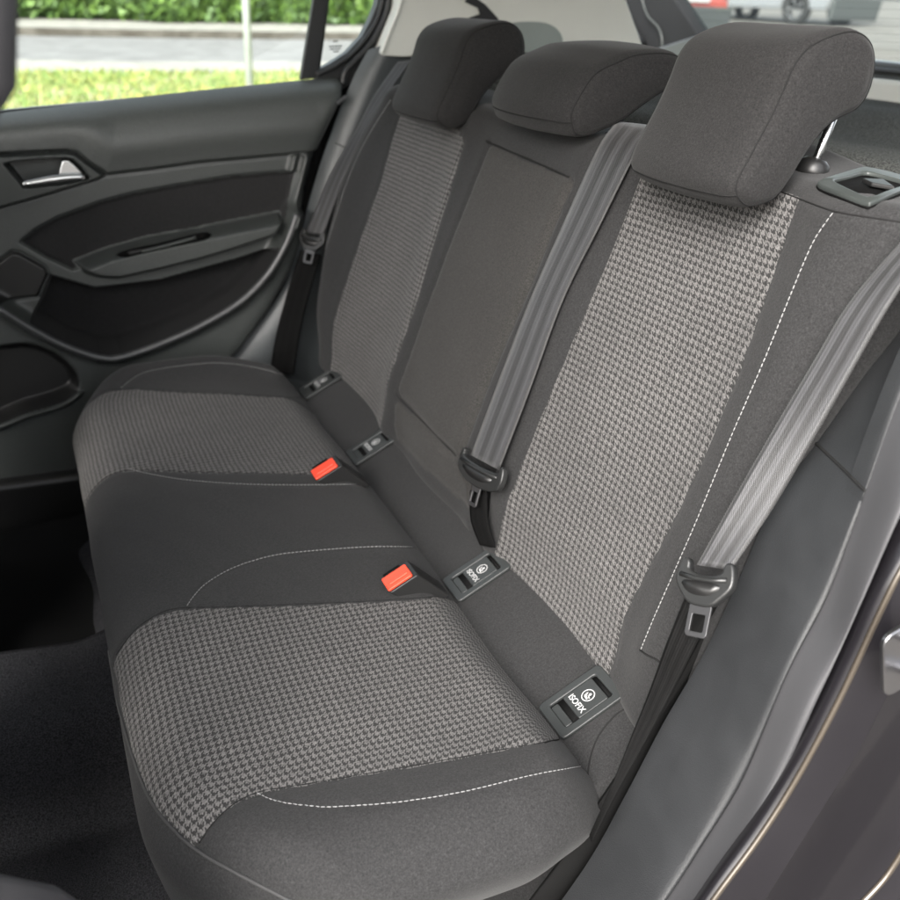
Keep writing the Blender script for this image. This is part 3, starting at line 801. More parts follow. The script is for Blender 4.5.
# ---- headrests
def headrest(y0, y1, prof, label, posts, z_off=0, crown=.0, bow=.010):
    """prof: closed (x,z) outline, swept across y with rounded shoulders and a welted seam on both sides"""
    t = thing('headrest', label, 'headrest', (float(np.mean([p[0] for p in prof])), (y0+y1)/2, min(p[1] for p in prof)), 'rear seat headrests')
    n = 96; h = n//2
    k0 = int(np.argmax([p[0] for p in prof]))
    if False: pass
    dense = spline(prof, 480, True)
    ib = int(np.argmin(dense[:, 1]+.25*dense[:, 0])); ir = int(np.argmax(dense[:, 0]-.55*dense[:, 1]))
    dense = np.roll(dense, -ib, 0); ir = (ir-ib) % 480
    ch1 = resample(dense[:ir+1], h+1); ch2 = resample(np.vstack([dense[ir:], dense[:1]]), h+1)
    if ch1[:, 1].mean() < ch2[:, 1].mean(): ch1, ch2 = ch2[::-1], ch1[::-1]
    P = np.vstack([ch1[:-1], ch2[:-1]])
    area = np.sum(P[:, 0]*np.roll(P[:, 1], -1)-np.roll(P[:, 0], -1)*P[:, 1])
    Mid = np.array([(P[i]+P[(n-i) % n])/2 for i in range(n)])
    lo_ = 6
    for i in range(n):
        j = min(i, (n-i) % n)
        if j < lo_: Mid[i] = (P[lo_]+P[n-lo_])/2
        if j > h-lo_: Mid[i] = (P[h-lo_]+P[h+lo_])/2
    D_ = Mid-P; L_ = np.linalg.norm(D_, axis=1)[:, None]; D_ = D_/L_
    H = (y1-y0)/2; yc = (y0+y1)/2
    r = .021
    seq = [(-H+r*(1-math.sin(math.radians(a))), r*(1-math.cos(math.radians(a)))) for a in np.linspace(90, 0, 9)]
    mid = [(y, 0.0) for y in np.linspace(-H+r, H-r, 15)[1:-1]]
    seq = seq+mid+[(-a, b) for a, b in seq[::-1]]
    c0 = P.mean(0)
    def place(Q, yy):
        sh = bow*(yy/H)**2*sstep((c0[0]+.05-Q[:, 0])/.08)
        return np.stack([Q[:, 0]+sh, np.full(len(Q), yc+yy), Q[:, 1]-crown*(yy/H)**2*sstep((Q[:, 1]-c0[1])/.05)+z_off], 1)
    T_ = np.roll(P, -2, 0)-np.roll(P, 2, 0); T_ /= np.linalg.norm(T_, axis=1)[:, None]
    IN = np.stack([-T_[:, 1], T_[:, 0]], 1)*(1 if area > 0 else -1)
    rows = [place(P+IN*(ins*.62+.0012*math.exp(-((ins-r*.5)/.002)**2)), yy) for yy, ins in seq]
    V = np.vstack(rows); F = []
    m = len(rows)
    for a in range(m-1):
        for i in range(n):
            j = (i+1) % n; F.append([a*n+i, (a+1)*n+i, (a+1)*n+j, a*n+j])
    # side walls: rungs between the two chains of the outline
    V = list(V)
    for row, flip in ((0, False), (m-1, True)):
        g = {}
        K = 6
        for i in range(1, h):
            A = row*n+i; B = row*n+(n-i); g[i, 0] = A; g[i, K] = B
            for q_i in range(1, K):
                f_ = q_i/K; g[i, q_i] = len(V)
                V.append(V[A]*(1-f_)+V[B]*f_+np.array([0, (-1 if row == 0 else 1)*.004*math.sin(f_*math.pi)*min(1, (np.linalg.norm(V[A]-V[B])/.04)**2), 0]))
        for i in range(1, h-1):
            for q_i in range(K):
                f = [g[i, q_i], g[i+1, q_i], g[i+1, q_i+1], g[i, q_i+1]]; F.append(f[::-1] if flip else f)
        for e, i in ((row*n, 1), (row*n+h, h-1)):
            for q_i in range(K):
                f = [e, g[i, q_i], g[i, q_i+1]] if e == row*n else [g[i, q_i], e, g[i, q_i+1]]
                F.append(f[::-1] if flip else f)
    V = np.array(V); V = V+np.array([1, .2, .6])*(.0007*vnoise(V, 55, 9))[:, None]
    Fl = [list(f) for f in F]
    if area < 0: Fl = [f[::-1] for f in Fl]
    o = mesh('headrest_pad', V, Fl, M_HEAD, t)
    ks = int(np.argmin(np.linalg.norm(P-(np.array(prof[0])+[0, .004]), axis=1)))
    tube('pad_seam', [rw[ks] for rw in rows[4:m-4]], .0008, M_SEAM, t, 6)
    for row in (4, m-5):
        tube('pad_seam', rows[row], .0008, M_SEAM, t, 6, closed=True)
    for yy in posts:
        a = back_pt(.49, yy, -.052); b = a+SB*.112
        kz = .018 if y0 < .3 else 0
        tube('post', [a, b], .0045, M_CHROME, t, 14)
        cpts = [a+SB*(.006+kz), a+SB*(.012+kz), a+SB*(.020+kz), a+SB*(.024+kz)]
        tube('post_collar', cpts, [.015, .016, .015, .010], M_BLACK, t, 18)
    return t
hook = [(.095, .523), (.092, .538), (.104, .564), (.117, .590), (.127, .614), (.135, .636), (.150, .652), (.180, .662), (.214, .666), (.236, .656), (.246, .636), (.245, .612), (.234, .596), (.215, .588), (.198, .579), (.182, .566), (.167, .550), (.156, .534), (.140, .517), (.112, .512)]
headrest(.160, .344, hook, 'large dark headrest nearest the camera, on the narrow backrest', (.205, .32), bow=.016)
headrest(.868, 1.075, [(x+.004, z-.012) for x, z in hook], 'dark headrest farthest from the camera, beside the light grey pillar', (.91, 1.03))
midp = [(.112, .546), (.110, .562), (.126, .592), (.141, .611), (.166, .624), (.20, .634), (.262, .636), (.284, .622), (.282, .598), (.245, .575), (.205, .556), (.170, .542), (.140, .532), (.120, .534)]
headrest(.505, .735, midp, 'low flat dark headrest in the middle of the rear bench', (.56, .68), bow=.02, crown=.006)

# ------------------------------------------------------------------ seat belts
def ribbon(name, Lp, Rp, mat, parent, n=60, m=9, th=.0012, cup=.0002):
    A = spline(Lp, n); B = spline(Rp, n); mid = (A+B)/2
    s = np.r_[0, np.cumsum(np.linalg.norm(np.diff(mid, axis=0), axis=1))]
    V = []; UVr = []; F = []
    for i in range(n):
        t = mid[min(i+1, n-1)]-mid[max(i-1, 0)]; nn_ = unit(np.cross(B[i]-A[i], t))
        for j in range(m):
            f = j/(m-1); V.append(A[i]*(1-f)+B[i]*f+nn_*cup*math.sin(f*math.pi)*(1 if (nn_@(CAM-mid[i])) > 0 else -1)); UVr.append((f, s[i]))
    for i in range(n-1):
        for j in range(m-1): a = i*m+j; F.append([a, a+1, a+m+1, a+m])
    o = mesh(name, V, F, mat, parent, uv=UVr)
    sm = o.modifiers.new('t', 'SOLIDIFY'); sm.thickness = th; sm.offset = 0
    return A, B
def latch(parent, O, ax, dn, wd=.058, name='latch_plate'):
    """tongue: moulded grip with a webbing slot, metal blade with a window below it; ax across, dn along the belt downwards"""
    ax = unit(ax); dn = unit(dn-ax*(dn@ax)); nr = np.cross(ax, dn)
    if nr@(CAM-O) < 0: nr = -nr
    fr = frame(O, ax, dn)
    h = wd/2
    ou = spline([(-h, -.010), (-h+.004, -.0165), (-h+.010, -.014), (-h+.012, -.006), (0, -.003), (h-.012, -.006), (h-.010, -.014), (h-.004, -.0165), (h, -.010), (h+.001, .004), (h-.008, .016), (h*.35, .023), (-h*.35, .023), (-h+.008, .016), (-h-.001, .004)], 60, True)
    g = slab('grip', fr(ou)-nr*.004, nr*.009, M_LATCH, parent, .0025, 3)
    # raised rim bar and hollow
    slab('grip_hollow', fr(spline([(-h*.72, .004), (h*.62, .004), (h*.3, .014), (-h*.4, .014)], 30, True))+nr*.0046, nr*.0006, M_BLACK, g, 0)
    tube('grip_bar', fr([(-h*.85, -.001), (-h*.3, .001), (h*.3, .001), (h*.85, -.001)])+nr*.0055, .0022, M_LATCH, g, 8)
    bo_ = fr(rrect(0, .035, .0215, .030, .004)); bi_ = fr(rrect(0, .038, .013, .015, .0015))
    ring_slab('metal_tongue', bo_-nr*.001, bi_-nr*.001, nr*.0022, M_DSTEEL, parent, .0006, 2)
    return fr, nr
# near belt
b1 = thing('seat_belt', 'grey seat belt hanging at the near outer seat beside the open door', 'seat belt', (.06, .03, .2), 'rear seat belts')
Lp = np.vstack([onY([(697, 565)], .030), onY([(753, 465)], .034), onY([(813, 363)], .034), onY([(850, 302)], .030), onY([(905, 238)], .015), onY([(960, 185)], -.01)])
Rp = np.vstack([onY([(731, 570)], .000), onY([(773, 508)], .002), onY([(817, 433)], .000), onY([(893, 300)], -.006), onY([(940, 240)], -.02), onY([(1000, 185)], -.04)])
ribbon('upper_webbing', Lp, Rp, M_WEB, b1)
fr1, nr1 = latch(b1, (Lp[0]+Rp[0])/2+unit((Lp[0]+Rp[0])-(Lp[1]+Rp[1]))*.012, Rp[0]-Lp[0], (Lp[0]+Rp[0])/2-(Lp[1]+Rp[1])/2, .054)
Ll = np.vstack([onY([(690, 585)], .036), onY([(668, 640)], .036), onY([(650, 690)], .030), onY([(632, 735)], .022), onY([(612, 785)], .012), onY([(590, 835)], .01)])
Rl = np.vstack([onY([(722, 598)], .012), onY([(697, 643)], .012), onY([(668, 700)], .010), onY([(640, 752)], .008), onY([(616, 795)], .004), onY([(592, 842)], .002)])
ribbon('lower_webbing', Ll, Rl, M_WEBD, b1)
# middle belt lies on the backrest
b2 = thing('seat_belt', 'grey seat belt running diagonally down the middle of the backrest', 'seat belt', tuple(back_pt(.05, .53, .02)), 'rear seat belts')
nb = NBv
def onB(px, off): return pl(px, nb, back_pt(0, 0, off))
Lp = np.vstack([onB([(471, 455)], .03), onB([(497, 385)], .026), onB([(530, 300)], .022), onB([(563, 225)], .017), onB([(596, 152)], .008), onB([(612, 128)], -.01), onB([(618, 122)], -.03)])
Rp = np.vstack([onB([(499, 470)], .03), onB([(529, 392)], .026), onB([(563, 300)], .022), onB([(600, 225)], .017), onB([(634, 157)], .008), onB([(650, 134)], -.01), onB([(655, 126)], -.03)])
ribbon('upper_webbing', Lp, Rp, M_WEB, b2)
O2 = (Lp[0]+Rp[0])/2; dn2 = O2-(Lp[1]+Rp[1])/2
latch(b2, O2+unit(dn2)*.010, Rp[0]-Lp[0], dn2, 1.5*np.linalg.norm(Rp[0]-Lp[0]))
Ll = np.vstack([onB([(470, 490)], .022), onB([(471, 520)], .016), onB([(480, 545)], .006)])
Rl = np.vstack([onB([(487, 490)], .022), onB([(488, 520)], .016), onB([(495, 548)], .006)])
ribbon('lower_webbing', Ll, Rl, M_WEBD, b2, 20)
# far belt
b3 = thing('seat_belt', 'grey seat belt at the far outer seat beside the closed door', 'seat belt', (.05, 1.4, .1), 'rear seat belts')
YB = 1.375
Lp = np.vstack([onY([(306, 232)], YB), onY([(330, 175)], YB), onY([(357, 128)], YB), onY([(373, 97)], YB), onY([(398, 62)], YB+.0)])
Rp = np.vstack([onY([(323, 236)], YB-.03), onY([(347, 172)], YB-.03), onY([(370, 122)], YB-.03), onY([(386, 97)], YB-.03), onY([(412, 60)], YB-.02)])
ribbon('upper_webbing', Lp, Rp, M_WEB, b3)
O3 = (Lp[0]+Rp[0])/2; dn3 = O3-(Lp[1]+Rp[1])/2
latch(b3, O3+unit(dn3)*.010, Rp[0]-Lp[0], dn3, .056)
Ll = np.vstack([onY([(300, 250)], YB+.01), onY([(285, 300)], YB+.01), onY([(275, 340)], YB+.01), onY([(270, 372)], YB+.01)])
Rl = np.vstack([onY([(321, 255)], YB-.01), onY([(308, 300)], YB-.01), onY([(300, 335)], YB-.01), onY([(294, 375)], YB-.01)])
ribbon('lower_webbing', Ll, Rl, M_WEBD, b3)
# buckles
def buckle(px, tw, label, sc=1.25):
    hit = cast(tr_c, [px])[0][0]
    wv = unit((.88, .0, .46)); yv = np.array([0, -1, 0]); nv = unit(np.cross(wv, yv)); nv = nv if nv[2] > 0 else -nv
    O = hit+nv*.017+np.array([-.004, .004, 0])
    t = thing('belt_buckle', label, 'belt buckle', tuple(O-nv*.03), 'red topped belt buckles')
    fr = frame(O, wv, yv)
    slab('housing', fr(rrect(.003, 0, .032*sc, .029*sc, .003)), -nv*.055+wv*.02, M_BLACK, t, .0015)
    b = slab('release_button', fr(rrect(0, .002*sc, .028*sc, .0215*sc, .0025)), nv*.0035, M_RED, t, .0012, 3)
    slab('button_ridge', fr(rrect(.001, .0055*sc, .021*sc, .0035*sc, .001))+nv*.0033, nv*.0015, M_RED, b, .0007, 2)
    slab('tongue_slot', fr(rrect(-.001, -.0105*sc, .019*sc, .004, .001)), nv*.0040, M_HOLE, t, 0)
    return t
buckle((407, 588), 0, 'red topped black buckle between the middle place and the near seat panel')
buckle((333, 478), 0, 'red topped black buckle beside the far seat panel', 1.35)

# ------------------------------------------------------------------ far door
YD = 1.45
car = thing('car', 'dark car with its near rear door open, seen around the rear bench', 'car', (0, .65, -.5))
sill = onY([(-60, 120), (0, 113), (100, 101.5), (200, 90.5), (270, 83.5), (325, 78), (345, 77)], YD)
edge = onY([(345, 77), (340, 95), (328, 118), (313, 150), (304, 185), (301, 210), (299, 235), (288, 265), (268, 300), (240, 340), (200, 380), (150, 420), (130, 440)], YD)
zs = np.sort(edge[:, 2]); xs_e = edge[np.argsort(edge[:, 2]), 0]
nx, nz = 430, 400; xl = -.75; zb = -.24
X = np.zeros((nz, nx)); Z = np.zeros((nz, nx))
for i in range(nz):
    for_t = i/(nz-1)
    zr = zb+(edge[0, 2]-zb)*for_t; xr = np.interp(zr, zs, xs_e)
    xx = xl+(xr-xl)*np.linspace(0, 1, nx)
    top = np.interp(xx, sill[:, 0], sill[:, 2]); X[i] = xx; Z[i] = zb+(top-zb)*for_t
P2 = np.stack([X.ravel(), Z.ravel()], 1)
ZT = np.repeat(np.interp(X[-1], sill[:, 0], sill[:, 2])[None], nz, 0).ravel()
def dpoly(px, h, n=None):
    p = onY(px, YD-h)[:, [0, 2]]
    return spline(p, n, True) if n else p
H = np.full(len(P2), .028)
line_mid = [(-60, 158), (0, 155), (67, 151.5), (76, 153), (88, 163), (107, 175), (150, 170), (200, 163), (300, 154), (330, 152)]
upper = dpoly(line_mid+[(400, 100), (400, 20), (-100, 20), (-100, 158)], .035)
s_up = sd_poly(P2, upper)
H += .014*sstep(s_up/.012+.5) + .006*np.exp(-((s_up-.05)/.03)**2)
H -= .007*np.exp(-(s_up/.0035)**2)
ins_px = [(294, 171), (233, 176), (167, 187), (130, 194), (100, 202), (57, 218), (35, 230), (22, 241), (45, 255), (73, 268), (110, 256), (150, 245), (213, 232), (283, 218), (289, 195)]
s_in = sd_poly(P2, dpoly(ins_px, .02))
H = H+(.016-H)*sstep(s_in/.006); H -= .005*np.exp(-(s_in/.003)**2)
arm_px = [(76, 267), (110, 254), (150, 243), (213, 231), (284, 217), (286, 224), (278, 238), (240, 251), (200, 263), (160, 273), (120, 282), (100, 281), (88, 277)]
s_ar = sd_poly(P2, dpoly(arm_px, .065))
H = H+(.075-H)*sstep(s_ar/.016+.15)
# deep map pocket between the armrest and the lower lip
lip_px = [(-60, 280), (0, 310), (30, 329), (65, 347), (100, 358.5), (122, 358), (160, 345), (200, 327), (240, 303), (268, 275), (287, 243), (297, 215)]
lipL = onY(lip_px, YD-.07)[:, [0, 2]]
pock = dpoly([(50, 275), (95, 288), (160, 280), (240, 258), (284, 243), (262, 275), (237, 300), (200, 322), (160, 339), (120, 351), (100, 351), (65, 339), (30, 320), (40, 300)], .03)
s_po = sd_poly(P2, pock); H = H+(-.03-H)*sstep(s_po/.014+.1)
below = sd_poly(P2, np.vstack([lipL, [[.4, .2], [.4, -.6], [-1.2, -.6], [-1.2, .15]]]))
H = H+(.048-H)*sstep(below/.012+.6)
H += .034*np.exp(-(d_line(P2, lipL)/.011)**2)
grl = dpoly([(-10, 268), (12, 252), (20, 253), (45, 267), (48.5, 274), (38, 297), (-10, 302)], .03)
s_g = sd_poly(P2, grl); H += .004*sstep(s_g/.003)-.004*np.exp(-(s_g/.0025)**2)
spk = dpoly([(-30, 350), (0, 345), (30, 343), (58, 354), (76, 371), (78, 388), (62, 400), (30, 410), (-30, 425)], .04, 60)
s_s = sd_poly(P2, spk); H = H+(.012-H)*sstep(s_s/.022+.2)
H += .012*np.exp(-(np.abs(s_s+.004)/.006)**2)*(P2[:, 1] < -.05)
bz_px = [(-30, 157), (0, 155.5), (67, 152), (76, 153.5), (88, 163), (105, 175), (97, 180), (70, 188), (30, 200), (0, 208), (-30, 215)]
s_bz = sd_poly(P2, dpoly(bz_px, .04)); H = H+(.045-H)*sstep(s_bz/.003); H -= .006*np.exp(-(s_bz/.002)**2)
rec_px = [(4, 163), (30, 159), (60, 157.5), (72, 158.5), (80, 166), (89, 178), (60, 184), (24, 187), (14, 175)]
s_rc = sd_poly(P2, dpoly(rec_px, .035)); H = H+(.0-H)*sstep(s_rc/.004+.2)
slot_px = [(114, 255), (140, 248), (195, 233), (205, 232), (213, 235), (205, 240), (150, 252), (120, 259)]
s_sl = sd_poly(P2, dpoly(slot_px, .07)); H = H-.006*sstep(s_sl/.003)
vr = onY([(300, 158), (292, 190), (285, 217)], YD-.03)[:, [0, 2]]
H += .012*np.exp(-((d_line(P2, vr)-.012)/.006)**2)*(s_in < 0)*(s_up < 0)*(P2[:, 0] > vr[:, 0].min())
# soft shoulder under the glass and at the rear edge
dt = ZT-P2[:, 1]; H -= .048*np.exp(-dt/.018)
re_ = np.repeat(X[:, -1][:, None], nx, 1).ravel()-P2[:, 0]; H -= .03*np.exp(-re_/.008)
Vd = np.stack([P2[:, 0], YD-H, P2[:, 1]], 1)
Fd = np.array([[i*nx+j, i*nx+j+1, (i+1)*nx+j+1, (i+1)*nx+j] for i in range(nz-1) for j in range(nx-1)])
Nd = vnormals(Vd, Fd)
if Nd[:, 1].mean() > 0: Fd = Fd[:, ::-1]; Nd = -Nd
UVd = P2.copy(); zero = np.zeros(len(P2))
c_ = lambda s: s[Fd].mean(1)
m_bz = c_(s_bz) > 0; m_up = (c_(s_up) > 0) & ~m_bz; m_in = (c_(s_in) > 0) & ~m_bz; m_ar = (c_(s_ar) > 0) & ~m_in; m_g = (c_(s_g) > 0) & ~m_in & ~m_bz; m_sp = (c_(s_s) > 0)
m_ar = (c_(s_ar) > -.004) & ~m_up & ~m_bz; m_in &= ~m_up & ~m_ar
m_g &= ~m_ar; m_sp &= ~m_ar
m_po = (c_(s_po) > -.001) & ~m_ar & ~m_g & ~m_sp & ~m_in & ~m_up & ~m_bz
rest = ~(m_po | m_bz | m_up | m_in | m_ar | m_g | m_sp)
door = sub('door', Vd, Fd, rest, M_DOOR, car, UVd, zero, Nd)
sub('upper_door_panel', Vd, Fd, m_up, M_DOOR, door, UVd, zero, Nd)
sub('door_insert', Vd, Fd, m_in, M_DOORI, door, UVd, zero, Nd)
arm_o = sub('door_armrest', Vd, Fd, m_ar & ~m_up & ~m_bz, M_DOOR, door, UVd, zero, Nd)
sub('speaker_grille', Vd, Fd, m_g & ~m_ar & ~m_up, M_BLACK, door, UVd, zero, Nd)
sub('speaker_cover', Vd, Fd, m_sp & ~m_ar & ~m_up & ~m_in & ~m_bz & ~m_g, M_BLACK, door, UVd, zero, Nd)
bz_o = sub('handle_bezel', Vd, Fd, m_bz, M_BEZ, door, UVd, zero, Nd)
sub('map_pocket', Vd, Fd, m_po, fabric('pocket_dark', (.013, .013, .0135), speck=.3), door, UVd, zero, Nd)  # pocket back darker than the door panels around it
tube('pocket_lip', spline(onY([(u_, v_-1) for u_, v_ in lip_px[1:]], YD-.080), 120), .0065, plastic('satin_trim', (.060, .062, .064), .33, .6), door, 12)
# chrome lever
hd_o = slab('door_handle', onY([(58, 176), (60.5, 165), (62, 159.5), (68, 159), (74, 164), (80, 170), (85.5, 176.5), (84, 179), (74, 180.5), (60, 182)], YD-.030), (0, -.012, 0), M_CHROME, door, .005, 4)
hv = spline(onY([(23, 184.5), (34, 182.5), (48, 180), (62, 178), (74, 177), (83, 177)], YD-.048), 30)
lv = tube('door_handle', hv, np.interp(np.linspace(0, 1, 30), [0, .06, .5, 1], [.004, .0065, .0085, .006]), M_CHROME, door, 12)
# switch lit edge in the armrest slot
slab('pull_slot', spline(onY([(116, 255), (126, 250), (160, 242.5), (200, 232.5), (209, 233), (211, 236), (200, 241), (160, 250.5), (130, 257)], YD-.071), 40, True), (0, -.0015, 0), M_HOLE, door, 0)
tube('pull_handle', spline(onY([(141, 251.5), (165, 246), (196, 237.5)], YD-.075), 20), .0032, M_BEZ, door, 8)
sp = onY([(127, 252), (131, 250.5), (141, 249), (139, 252.5), (130, 254)], YD-.074); slab('window_switch', sp, (0, -.006, 0), M_BLACK, door, .001)
# outer skin of the door and the side glass
sk = [(-.75, YD+.06, -.35), (.15, YD+.06, -.35), (.14, YD+.06, edge[0, 2]-.01), (-.75, YD+.06, sill[0, 2]-.012)]
slab('door_skin', sk, (0, .02, 0), M_PAINT, door, .003)
wd_t = 1.0
gl_ = onY([(-60, 118), (306, 76.5), (318, -160), (-60, -160)], YD+.03)
slab('side_window', gl_, (0, .003, 0), M_GLASS, door, 0)
dv = onY([(315, -10), (329.5, -10), (317.5, 78), (300.5, 80)], YD+.012); slab('window_divider', dv, (0, .014, 0), M_SEALB, door, .002)
dv = onY([(329.5, -10), (331, -10), (319.5, 73), (317.5, 75)], YD+.020); slab('divider_edge', dv, (0, .006, 0), M_PLATE, door, .0)
qg = onY([(316, 76), (345, 66), (372, 40), (384, -10), (330, -160), (320, -10)], YD+.028); slab('quarter_window', qg, (0, .003, 0), M_GLASS, door, 0)
for k, (u0, v0, ww) in enumerate(((329, 46, 13), (330, 48.6, 11), (333, 51.2, 6), (333, 41, 5))):
    a = onY([(u0, v0), (u0+ww, v0-.6), (u0+ww, v0+.6), (u0, v0+1.2)], YD+.0275); slab('glass_mark', a, (0, .0005, 0), M_PLATE, door, 0)
# black surround of the quarter glass with its rubber lips
cur = [(381, -20), (377, 5), (371, 20), (362, 37), (347, 53), (330, 64), (315, 72)]
outc = [(318, 84), (338, 92), (356, 82), (372, 66), (386, 46), (398, 20), (404, -20)]
fo = slab('window_surround', np.vstack([onY(cur, YD+.01), onY(outc, YD+.01)]), (0, .03, 0), M_SEALB, door, .003)
tube('rubber_lip', spline(onY([(392, -20), (387, 10), (380, 28), (369, 46), (355, 61), (345, 72), (343, 84)], YD), 60), .007, M_SEALB, door, 10)
tube('rubber_lip', spline(onY([(386, -20), (381, 8), (375, 24), (364, 41), (350, 56), (332, 68), (318, 74)], YD+.004), 60), .005, M_SEALB, door, 10)

# ------------------------------------------------------------------ car body round the seats
# far side trim beside the seat
Lc = onY([(368, 50), (356, 72), (346, 95), (334, 125), (320, 165), (308, 205), (300, 240), (284, 285), (258, 325), (225, 365), (190, 400)], YD-.01)
Mc = np.vstack([onY([(395, 42), (385, 60), (372, 90), (358, 125), (340, 170), (326, 215)], YD-.035), onY([(314, 260), (300, 300), (280, 340), (262, 380), (240, 410)], YD-.03)])
Rc = np.vstack([onY([(440, 34), (425, 50), (410, 90), (395, 130), (375, 180), (360, 230)], YD-.01), onY([(350, 280), (340, 320), (330, 365), (320, 400), (300, 430)], YD-.02)])
loft('far_side_trim', [Lc, Mc, Rc], M_TRIMB, car, 60, 14)
slab('door_gap', onY([(330, 84), (352, 70), (362, 92), (330, 140), (308, 240), (262, 320), (200, 400), (180, 390), (250, 310), (296, 230), (318, 140)], YD+.03), (0, .01, 0), M_HOLE, car, 0)
tube('trim_joint', curve_on(bvh(*[(lambda o: [ [np.array(v.co)+BASE['car'] for v in o.data.vertices], [list(p.vertices) for p in o.data.polygons] ])(bpy.data.objects['far_side_trim'])][0]), [(335, 143), (352, 150), (362, 150)], 0, 20), .0012, M_SEAM, car)
slab('trim_clip', onY([(336, 102), (345, 95), (346, 98), (338, 105)], YD-.035), (0, -.003, 0), M_STEEL, car, .0005)
# light grey far pillar trim with belt outlet
pt = onY([(403, -40), (399, 8), (390, 30), (381.5, 53), (384, 56), (402, 57), (470, 55), (520, 46), (600, 46), (648, 60), (612, -40)], YD-.045)
slab('pillar_trim', pt, (0, .05, 0), M_LTRIM, car, .008, 4)
dk = onY([(455, 22), (462, 19), (495, 14), (490, 0), (480, -14), (476, -14), (478, 2), (468, 12)], YD-.048); slab('belt_outlet', onY([(445, 26), (480, 14), (478, 8), (465, 2), (470, -6), (485, 4), (498, 18), (500, 24), (470, 30)], YD-.05), (0, .003, 0), M_SEALB, car, .001)
slab('speaker_surround', spline(onY([(508, 24), (540, 22), (556, 28), (563, 40), (556, 50), (508, 52), (502, 38)], YD-.053), 40, True), (0, .006, 0), plastic('grey_green_trim', (.22, .25, .24), .5), car, .002)
tube('trim_edge', spline(onY([(404, -20), (399.5, 8), (390.5, 30), (382, 53)], YD-.05), 30), .003, M_LTRIM, car, 8)
# dark rear quarter behind the far seat, tailgate pillar
XR = .78
slab('rear_quarter_lining', onY([(480, 62), (520, 41), (605, 41), (660, 52), (700, 60), (700, 220), (470, 220)], YD-.02), (0, .03, 0), M_SHELF, car, .004)
slab('tailgate_pillar', onX([(588, -60), (622, 42), (640, 54), (697, 40), (698, 34), (672, -5), (650, -60)], 1.25), (.05, 0, 0), plastic('matte_dark_trim', (.016, .017, .018), .85, .12), car, .012, 3)
tube('tailgate_seal', spline(onX([(600, -40), (612, 2), (624, 25), (638, 47)], 1.22), 30), .026, M_SEALB, car, 10)
slab('gap_backing', onY([(338, 84), (385, 62), (430, 60), (405, 420), (180, 440), (215, 385), (300, 260)], YD+.055), (0, .01, 0), M_HOLE, car, 0)  # dark plate added behind the far trim to close see-through gaps
tube('pillar_edge', spline(onX([(640, -20), (643, 2), (648, 16), (658, 27), (662, 38), (662, 52)], 1.235), 40), .0030, M_BEZ, car, 8)
# tailgate: lower trim, wiper, glass with heater wires
slab('tailgate_trim', onX([(650, 50), (700, 34), (760, 50), (830, 56.5), (905, 64), (1000, 70), (1000, 92), (905, 86), (830, 76), (650, 70)], 1.2), (.06, 0, 0), M_TRIMB, car, .006, 3)
slab('tailgate_sill', onX([(640, 76), (830, 74), (1000, 92), (1000, 200), (640, 150)], 1.16), (.03, 0, 0), M_LTRIM, car, .01, 3)
tube('wiper_arm', spline(onX([(800, 66), (850, 68), (880, 70.5), (930, 76)], 1.19), 30), .006, M_BLACK, car, 8)
tg = onX([(600, 62), (1020, 74), (1020, -200), (560, -200)], 1.28)
rw = slab('rear_window', tg, (.003, 0, 0), M_GLASS, car, 0)
for k, v in enumerate((4, 13, 21, 29, 37, 45, 53)):
    a = onX([(672+v*.55, v-1.5), (1000, v+9)], 1.277); tube('heater_wire', a, .00022, M_PIPE, rw, 5)
# parcel shelf and the side bolster behind the near backrest
V = []; F = []; nxs, nys = 40, 60
for i in range(nxs):
    for j in range(nys):
        x = .30+.86*i/(nxs-1); y = -.05+1.5*j/(nys-1)
        z = .47+.045*sstep((x-.42)/.07)-.02*sstep((x-.62)/.05)+.028*sstep((x-.75)/.2)+.004*math.sin(x*17+y*5)*math.sin(y*9)
        V.append((x, y, z))
for i in range(nxs-1):
    for j in range(nys-1): a = i*nys+j; F.append([a, a+nys, a+nys+1, a+1])
mesh('parcel_shelf', V, F, M_SHELF, car)

# near side: moulded trim, rubber seal, painted flange, outer paint
T0 = onY([(1010, 170), (945, 260), (905, 320), (860, 375), (815, 440), (772, 505), (734, 590), (703, 655), (664, 722), (625, 796), (588, 862), (534, 938)], .03)
def onYv(L): return np.vstack([onY([(a_, b_)], c_2) for a_, b_, c_2 in L])
T1 = onYv([(1010, 190, -.055), (945, 300, -.058), (903, 390, -.062), (868, 484, -.067), (848, 543, -.071), (827, 600, -.075), (787, 677, -.078), (743, 780, -.078), (700, 850, -.078), (667, 900, -.078), (630, 950, -.078), (600, 990, -.078)])
Tm = (spline(T0, 12)*.5+spline(T1, 12)*.5)+np.array([-.004, -.012, .006])
Tm2 = (spline(T0, 12)*.22+spline(T1, 12)*.78)+np.array([-.004, -.014, .006])
T1b = spline(T1, 12)+np.array([.004, .022, -.006])
nt_o = loft('near_side_trim', [T0, Tm, Tm2, T1, T1b], M_TRIM, car, 120, 26)
def offs(c, d): return np.asarray(c)+np.asarray(d)
S0 = onYv([(1014, 193, -.060), (949, 303, -.063), (907, 393, -.067), (872, 487, -.072), (852, 546, -.076), (831, 603, -.079), (791, 680, -.082), (747, 783, -.082), (704, 853, -.082), (671, 903, -.082), (634, 953, -.082), (604, 993, -.082)])
S1 = onY([(1060, 330), (985, 400), (940, 460), (905, 510), (885, 550), (863, 600), (822, 690), (780, 780), (742, 840), (703, 900), (672, 945), (645, 990)], -.112)
Sm = (spline(S0, 12)+spline(S1, 12))/2+np.array([-.006, -.014, .004])
